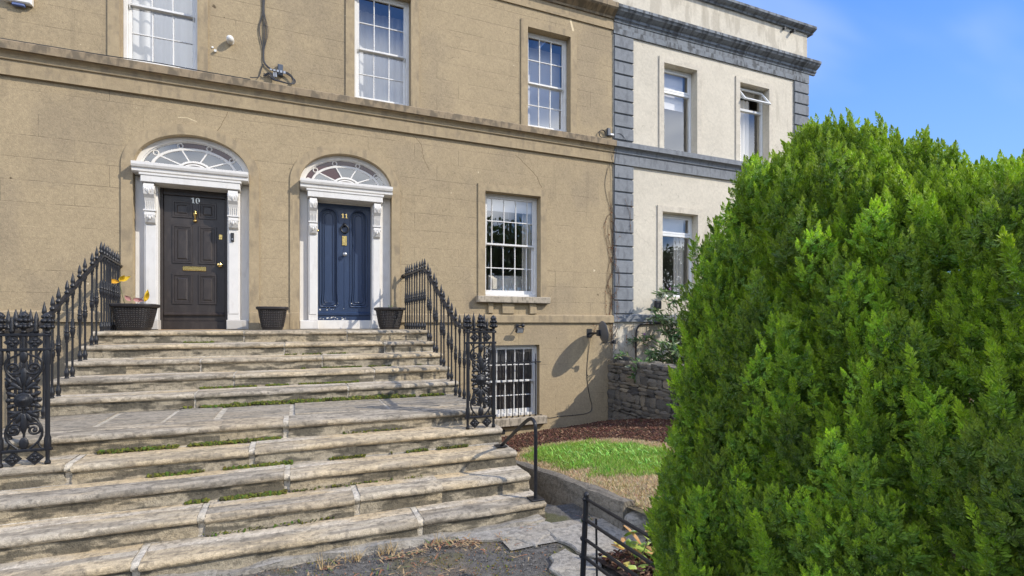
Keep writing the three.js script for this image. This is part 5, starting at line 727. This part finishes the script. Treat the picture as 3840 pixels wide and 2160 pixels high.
{ const g = thing('red_flowers', 'red flowering plant behind the left railing', 'plant', [-2.75, -0.1, 3.6]), r = rng(111), a = [], b = []; for (let i = 0; i < 160; i++) { const x = (r() - 0.5) * 0.6, y = r() * 1.0, z = (r() - 0.5) * 0.6; a.push(leafGeo(0.09, 0.04).rotateX(r() * 2).rotateY(r() * 6).translate(x, y, z)); if (i % 3 === 0) b.push(new THREE.IcosahedronGeometry(0.026, 1).translate(x, y + 0.1, z)); } part('leaves', merge(a), thin(0.07, 0.15, 0.03), g); part('flowers', merge(b), flat(0.55, 0.03, 0.05, 0.7), g); }

// ================================================================ conifer hedge
{
  const g = thing('conifer_hedge', 'big bright green conifer hedge with feathery upright sprays beside the camera', 'hedge'), r = rng(121), HX = 1.95, Z0 = 7.90, Z1 = 10.4;
  const prof2 = [[0, 0.58], [0.68, 0.595], [1.02, 0.54], [1.27, 0.495], [1.55, 0.44], [1.78, 0.385], [2.0, 0.29], [2.18, 0.18], [2.38, 0.02]];
  const rad = y => { for (let i = 1; i < prof2.length; i++) if (y < prof2[i][0]) return mix(prof2[i - 1][1], prof2[i][1], (y - prof2[i - 1][0]) / (prof2[i][0] - prof2[i - 1][0])); return 0.02; };
  const topK = z => 1.015 - 0.04 * smooth(7.94, 8.2, z) - 0.075 * smooth(8.15, 8.45, z);
  // a point of the outline: s in 0..1 goes along the left side, round the far end and back down the right side
  const side = Z1 - Z0, arc = Math.PI * 0.62, tot = 2 * side + arc;
  const zOf = s => { const d = s * tot; return d < side ? Z1 - d : d < side + arc ? Z0 : Z0 + d - side - arc; };
  const outline = (s, y, k = 1) => { const d = s * tot; let x, z, nx, nz; if (d < side) { z = Z1 - d; nx = -1; nz = 0; x = HX; } else if (d < side + arc) { const a = (d - side) / arc * Math.PI; nx = -Math.cos(a); nz = -Math.sin(a); x = HX; z = Z0; } else { z = Z0 + (d - side - arc); nx = 1; nz = 0; x = HX; } const R = rad(y / topK(z)) * k * (1 + 0.34 * (fbm(s * 34, y * 4.5, 3) - 0.5)); return [V(x + nx * R, y, z + nz * R), V(nx, 0, nz)]; };
  // spray: flat fern-like frond of small scale-leaf branchlets, alternating, tips paler
  const pos = [], col = [], rs = rng(5), A = V(0, 0, 0);
  const leafl = (b, d, len, w, tone) => { const side = d.clone().cross(V(rs() - 0.5, rs() - 0.5, rs() - 0.5)).normalize().multiplyScalar(w), mid = b.clone().addScaledVector(d, len * 0.62), tip = b.clone().addScaledVector(d, len).add(V(0, 0.03, 0)), B = mid.clone().add(side), D = mid.clone().sub(side); for (const v of [b, B, tip, b, tip, D]) { pos.push(v.x, v.y, v.z); col.push(tone, tone * 0.99, tone * 0.95); } };
  for (let i = 0; i < 46; i++) { const t = Math.pow(i / 46, 0.9), a = i * 2.39996, rad1 = V(Math.cos(a), 0, Math.sin(a) * 0.6), d = rad1.clone().multiplyScalar(0.95 - 0.75 * t).add(V(0, 0.55 + 0.6 * t, 0)).normalize(), b = rad1.clone().multiplyScalar(0.16 * (1 - t) * (0.3 + rs())).add(V(0, t * 0.82, 0)); leafl(b, d, (0.36 - 0.16 * t) * (0.7 + 0.6 * rs()), 0.052, 0.78 + 0.5 * rs()); }
  const spray = new THREE.BufferGeometry(); spray.setAttribute('position', new THREE.Float32BufferAttribute(pos, 3)); spray.setAttribute('color', new THREE.Float32BufferAttribute(col, 3)); spray.computeVertexNormals();
  const L = [], m = new THREE.Matrix4(), q = new THREE.Quaternion(), X = V(0, 0, 0), Yv = V(0, 0, 0), Zv = V(0, 0, 0);
  const sprayAt = (p, dir, face, s, c) => { Yv.copy(dir).normalize(); X.copy(Yv).cross(face).normalize(); if (X.lengthSq() < 0.1) X.set(1, 0, 0); Zv.copy(X).cross(Yv); m.makeBasis(X, Yv, Zv).scale(V(s, s, s)).setPosition(p); L.push([m.clone(), c]); };
  const shoot = (p, n, up, len, sz, tone, N = 6) => { // upright feathery plume: tufts up an axis, fanned flat
    const d = V(n.x * (0.35 + r() * 0.5) + (r() - 0.5) * 0.45, up, n.z * (0.35 + r() * 0.5) + (r() - 0.5) * 0.45).normalize(), side1 = d.clone().cross(V(r() - 0.5, 0.2, r() - 0.5)).normalize(), side2 = side1.clone().cross(d).normalize();
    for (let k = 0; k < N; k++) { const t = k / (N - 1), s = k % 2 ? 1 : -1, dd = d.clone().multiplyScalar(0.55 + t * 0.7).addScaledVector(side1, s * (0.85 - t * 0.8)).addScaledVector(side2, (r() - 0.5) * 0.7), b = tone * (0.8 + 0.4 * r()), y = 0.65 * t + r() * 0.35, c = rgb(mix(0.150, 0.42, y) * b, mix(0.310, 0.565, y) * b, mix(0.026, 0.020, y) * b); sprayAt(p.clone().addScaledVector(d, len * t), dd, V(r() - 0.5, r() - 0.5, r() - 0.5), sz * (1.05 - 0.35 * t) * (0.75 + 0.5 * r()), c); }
  };
  for (let i = 0; i < 17000; i++) {
    const far = i % 8 === 0, s = far ? r() : 0.13 + r() * 0.50, y = 0.03 + Math.pow(r(), 0.85) * 2.34, rr = rad(y); if (r() > 0.3 + rr / 0.7) continue;
    const [p, n] = outline(s, y * topK(zOf(s)), 0.95 - 0.2 * r()); if (fbm(s * 60, y * 6, 2) < 0.36 && r() < 0.5) continue;
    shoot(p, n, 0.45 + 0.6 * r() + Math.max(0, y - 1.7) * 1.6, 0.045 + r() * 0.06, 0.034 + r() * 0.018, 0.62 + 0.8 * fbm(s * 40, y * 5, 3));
  }
  for (let i = 0; i < 470; i++) { // bigger plumes: dense upright lobes standing out of the face with gaps between them
    const s = 0.12 + r() * 0.52, y = 0.05 + r() * 2.1, [p, n] = outline(s, y * topK(zOf(s)), 1.0), ax = V(n.x * 0.30 + (r() - 0.5) * 0.25, 1, n.z * 0.30 + (r() - 0.5) * 0.25).normalize(), len = 0.12 + r() * 0.13, w = 0.03 + r() * 0.028, tone = 0.55 + 0.85 * r();
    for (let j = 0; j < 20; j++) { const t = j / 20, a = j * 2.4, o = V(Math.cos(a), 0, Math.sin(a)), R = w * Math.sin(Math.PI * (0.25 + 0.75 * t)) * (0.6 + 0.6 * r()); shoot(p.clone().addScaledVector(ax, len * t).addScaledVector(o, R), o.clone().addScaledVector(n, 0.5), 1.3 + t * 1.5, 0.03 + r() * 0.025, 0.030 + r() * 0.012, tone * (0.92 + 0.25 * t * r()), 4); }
  }
  const crest = (x, z) => topK(Math.max(z, Z0)) * (2.37 - Math.pow(Math.hypot(x - HX, Math.min(0, z - Z0)) / 0.36, 2) * 0.36);
  for (let i = 0; i < 1700; i++) { const x = HX + (r() - 0.5) * 0.6, z = 7.6 + r() * 2.5; shoot(V(x, crest(x, z) - 0.05 - r() * 0.06, z), V(x - HX, 0, Math.min(0, z - Z0)).normalize(), 1.4 + r(), 0.05 + r() * 0.06, 0.036 + r() * 0.014, 0.85 + 0.4 * fbm(x * 6, z * 6, 2)); } // dense crest
  for (let i = 0; i < 30; i++) { const x = HX + (r() - 0.5) * 0.30, z = 7.72 + r() * 0.5; shoot(V(x, crest(x, z) - 0.07, z), V(r() - 0.5, 0, r() - 0.5), 2.6, 0.08 + r() * 0.07, 0.036, 1.05, 16); } // leaders
  for (let i = 0; i < 130; i++) { const s = 0.13 + r() * 0.5, y = 0.2 + r() * 1.7, [p, n] = outline(s, y, 1.0); shoot(p, n, 1.3, 0.16 + r() * 0.1, 0.055, 1.2, 14); shoot(p.clone().addScaledVector(n, 0.02), n, 1.5, 0.14, 0.05, 1.3, 10); } // longer pale plumes
  for (let i = 0; i < 7000; i++) { const s = 0.05 + r() * 0.7, y = 0.05 + r() * 2.15, [p, n] = outline(s, y * topK(zOf(s)), 0.55 + 0.28 * r()); shoot(p, n, 0.6 + r() * 0.5, 0.06 + r() * 0.06, 0.045 + r() * 0.02, 0.85, 5); } // growth further in
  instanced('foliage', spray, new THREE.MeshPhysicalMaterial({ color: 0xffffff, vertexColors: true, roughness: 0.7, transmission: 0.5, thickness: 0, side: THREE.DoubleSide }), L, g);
  // stems and inner twigs, brown, seen in the gaps
  const tw = []; for (let i = 0; i < 900; i++) { const s = r() * 0.75, y = 0.15 + r() * 1.75, [p, n] = outline(s, y, 0.72 + r() * 0.2); tw.push(rod([p.x - n.x * 0.25, y - 0.22, p.z - n.z * 0.25], [p.x, y, p.z], 0.007, 4, 0.003)); }
  part('twigs', merge(tw), flat(0.17, 0.10, 0.06, 0.95), g);
  const stemL = []; for (let k = 0; k < 6; k++) stemL.push(rod([HX + (r() - 0.5) * 0.2, -0.05, 7.9 + k * 0.42], [HX + (r() - 0.5) * 0.1, 1.8, 7.9 + k * 0.42], 0.05, 8, 0.012)); part('trunks', merge(stemL), flat(0.13, 0.08, 0.05, 0.95), g);
}

// ================================================================ trees across the street, behind the camera (mirrored in the windows)
{
  const r = rng(131), leafG = leafGeo(1, 0.7, 0.2), mk = (seed) => {
    const rr = rng(seed), g = new THREE.Group(); const lim = [], tips = []; lim.push(rod([0, 0, 0], [0.1, 2.6, 0], 0.24, 9, 0.16)); for (let k = 0; k < 9; k++) { const a = k * 2.4, h = 2.2 + rr() * 1.5, e = [Math.cos(a) * (1.2 + rr()), h + 1.2 + rr() * 2.2, Math.sin(a) * (1.2 + rr())]; lim.push(rod([0.08, h * 0.9, 0], e, 0.09, 6, 0.03)); tips.push(e); }
    part('trunk', merge(lim), flat(0.09, 0.07, 0.05, 0.95), g); const L = [], m = new THREE.Matrix4(), q = new THREE.Quaternion(), e = new THREE.Euler();
    for (let i = 0; i < 3600; i++) { const t = tips[Math.floor(rr() * 9)], v = V(rr() - 0.5, rr() - 0.5, rr() - 0.5).normalize().multiplyScalar(1.5 * Math.pow(rr(), 0.45)), s = 0.16 + rr() * 0.16; m.compose(V(t[0] + v.x, t[1] + v.y * 0.9 + 0.3, t[2] + v.z), q.setFromEuler(e.set(rr() * 6, rr() * 6, rr() * 6)), V(s, s, s)); L.push([m.clone(), rgb(0.05 + rr() * 0.05, 0.09 + rr() * 0.06, 0.025)]); }
    instanced('crown', leafG, thin(1, 1, 1, 0.3), L, g); return g;
  };
  const src = [mk(1), mk(2), mk(3)];
  const spots = [[-12, 30, 0.9], [-7.5, 27, 0.95], [-2.5, 31, 1.2], [2, 28, 0.7], [6.5, 30, 1.25], [10.5, 28, 1.15], [15, 31, 1.4], [19.5, 29, 1.15], [24, 30, 1.3], [29, 33, 1.35], [35, 31, 1.2], [42, 33, 1.3]];
  spots.forEach(([x, z, s], i) => { const t = src[i % 3].clone(); t.name = numbered('street_tree'); t.position.set(x, -0.05, z); t.scale.setScalar(s); t.rotation.y = r() * 6.28; t.userData = { label: 'leafy tree across the street, mirrored in the ground floor window', category: 'tree', group: 'trees across the street' }; scene.add(t); });
}
renderer.render(scene, camera);
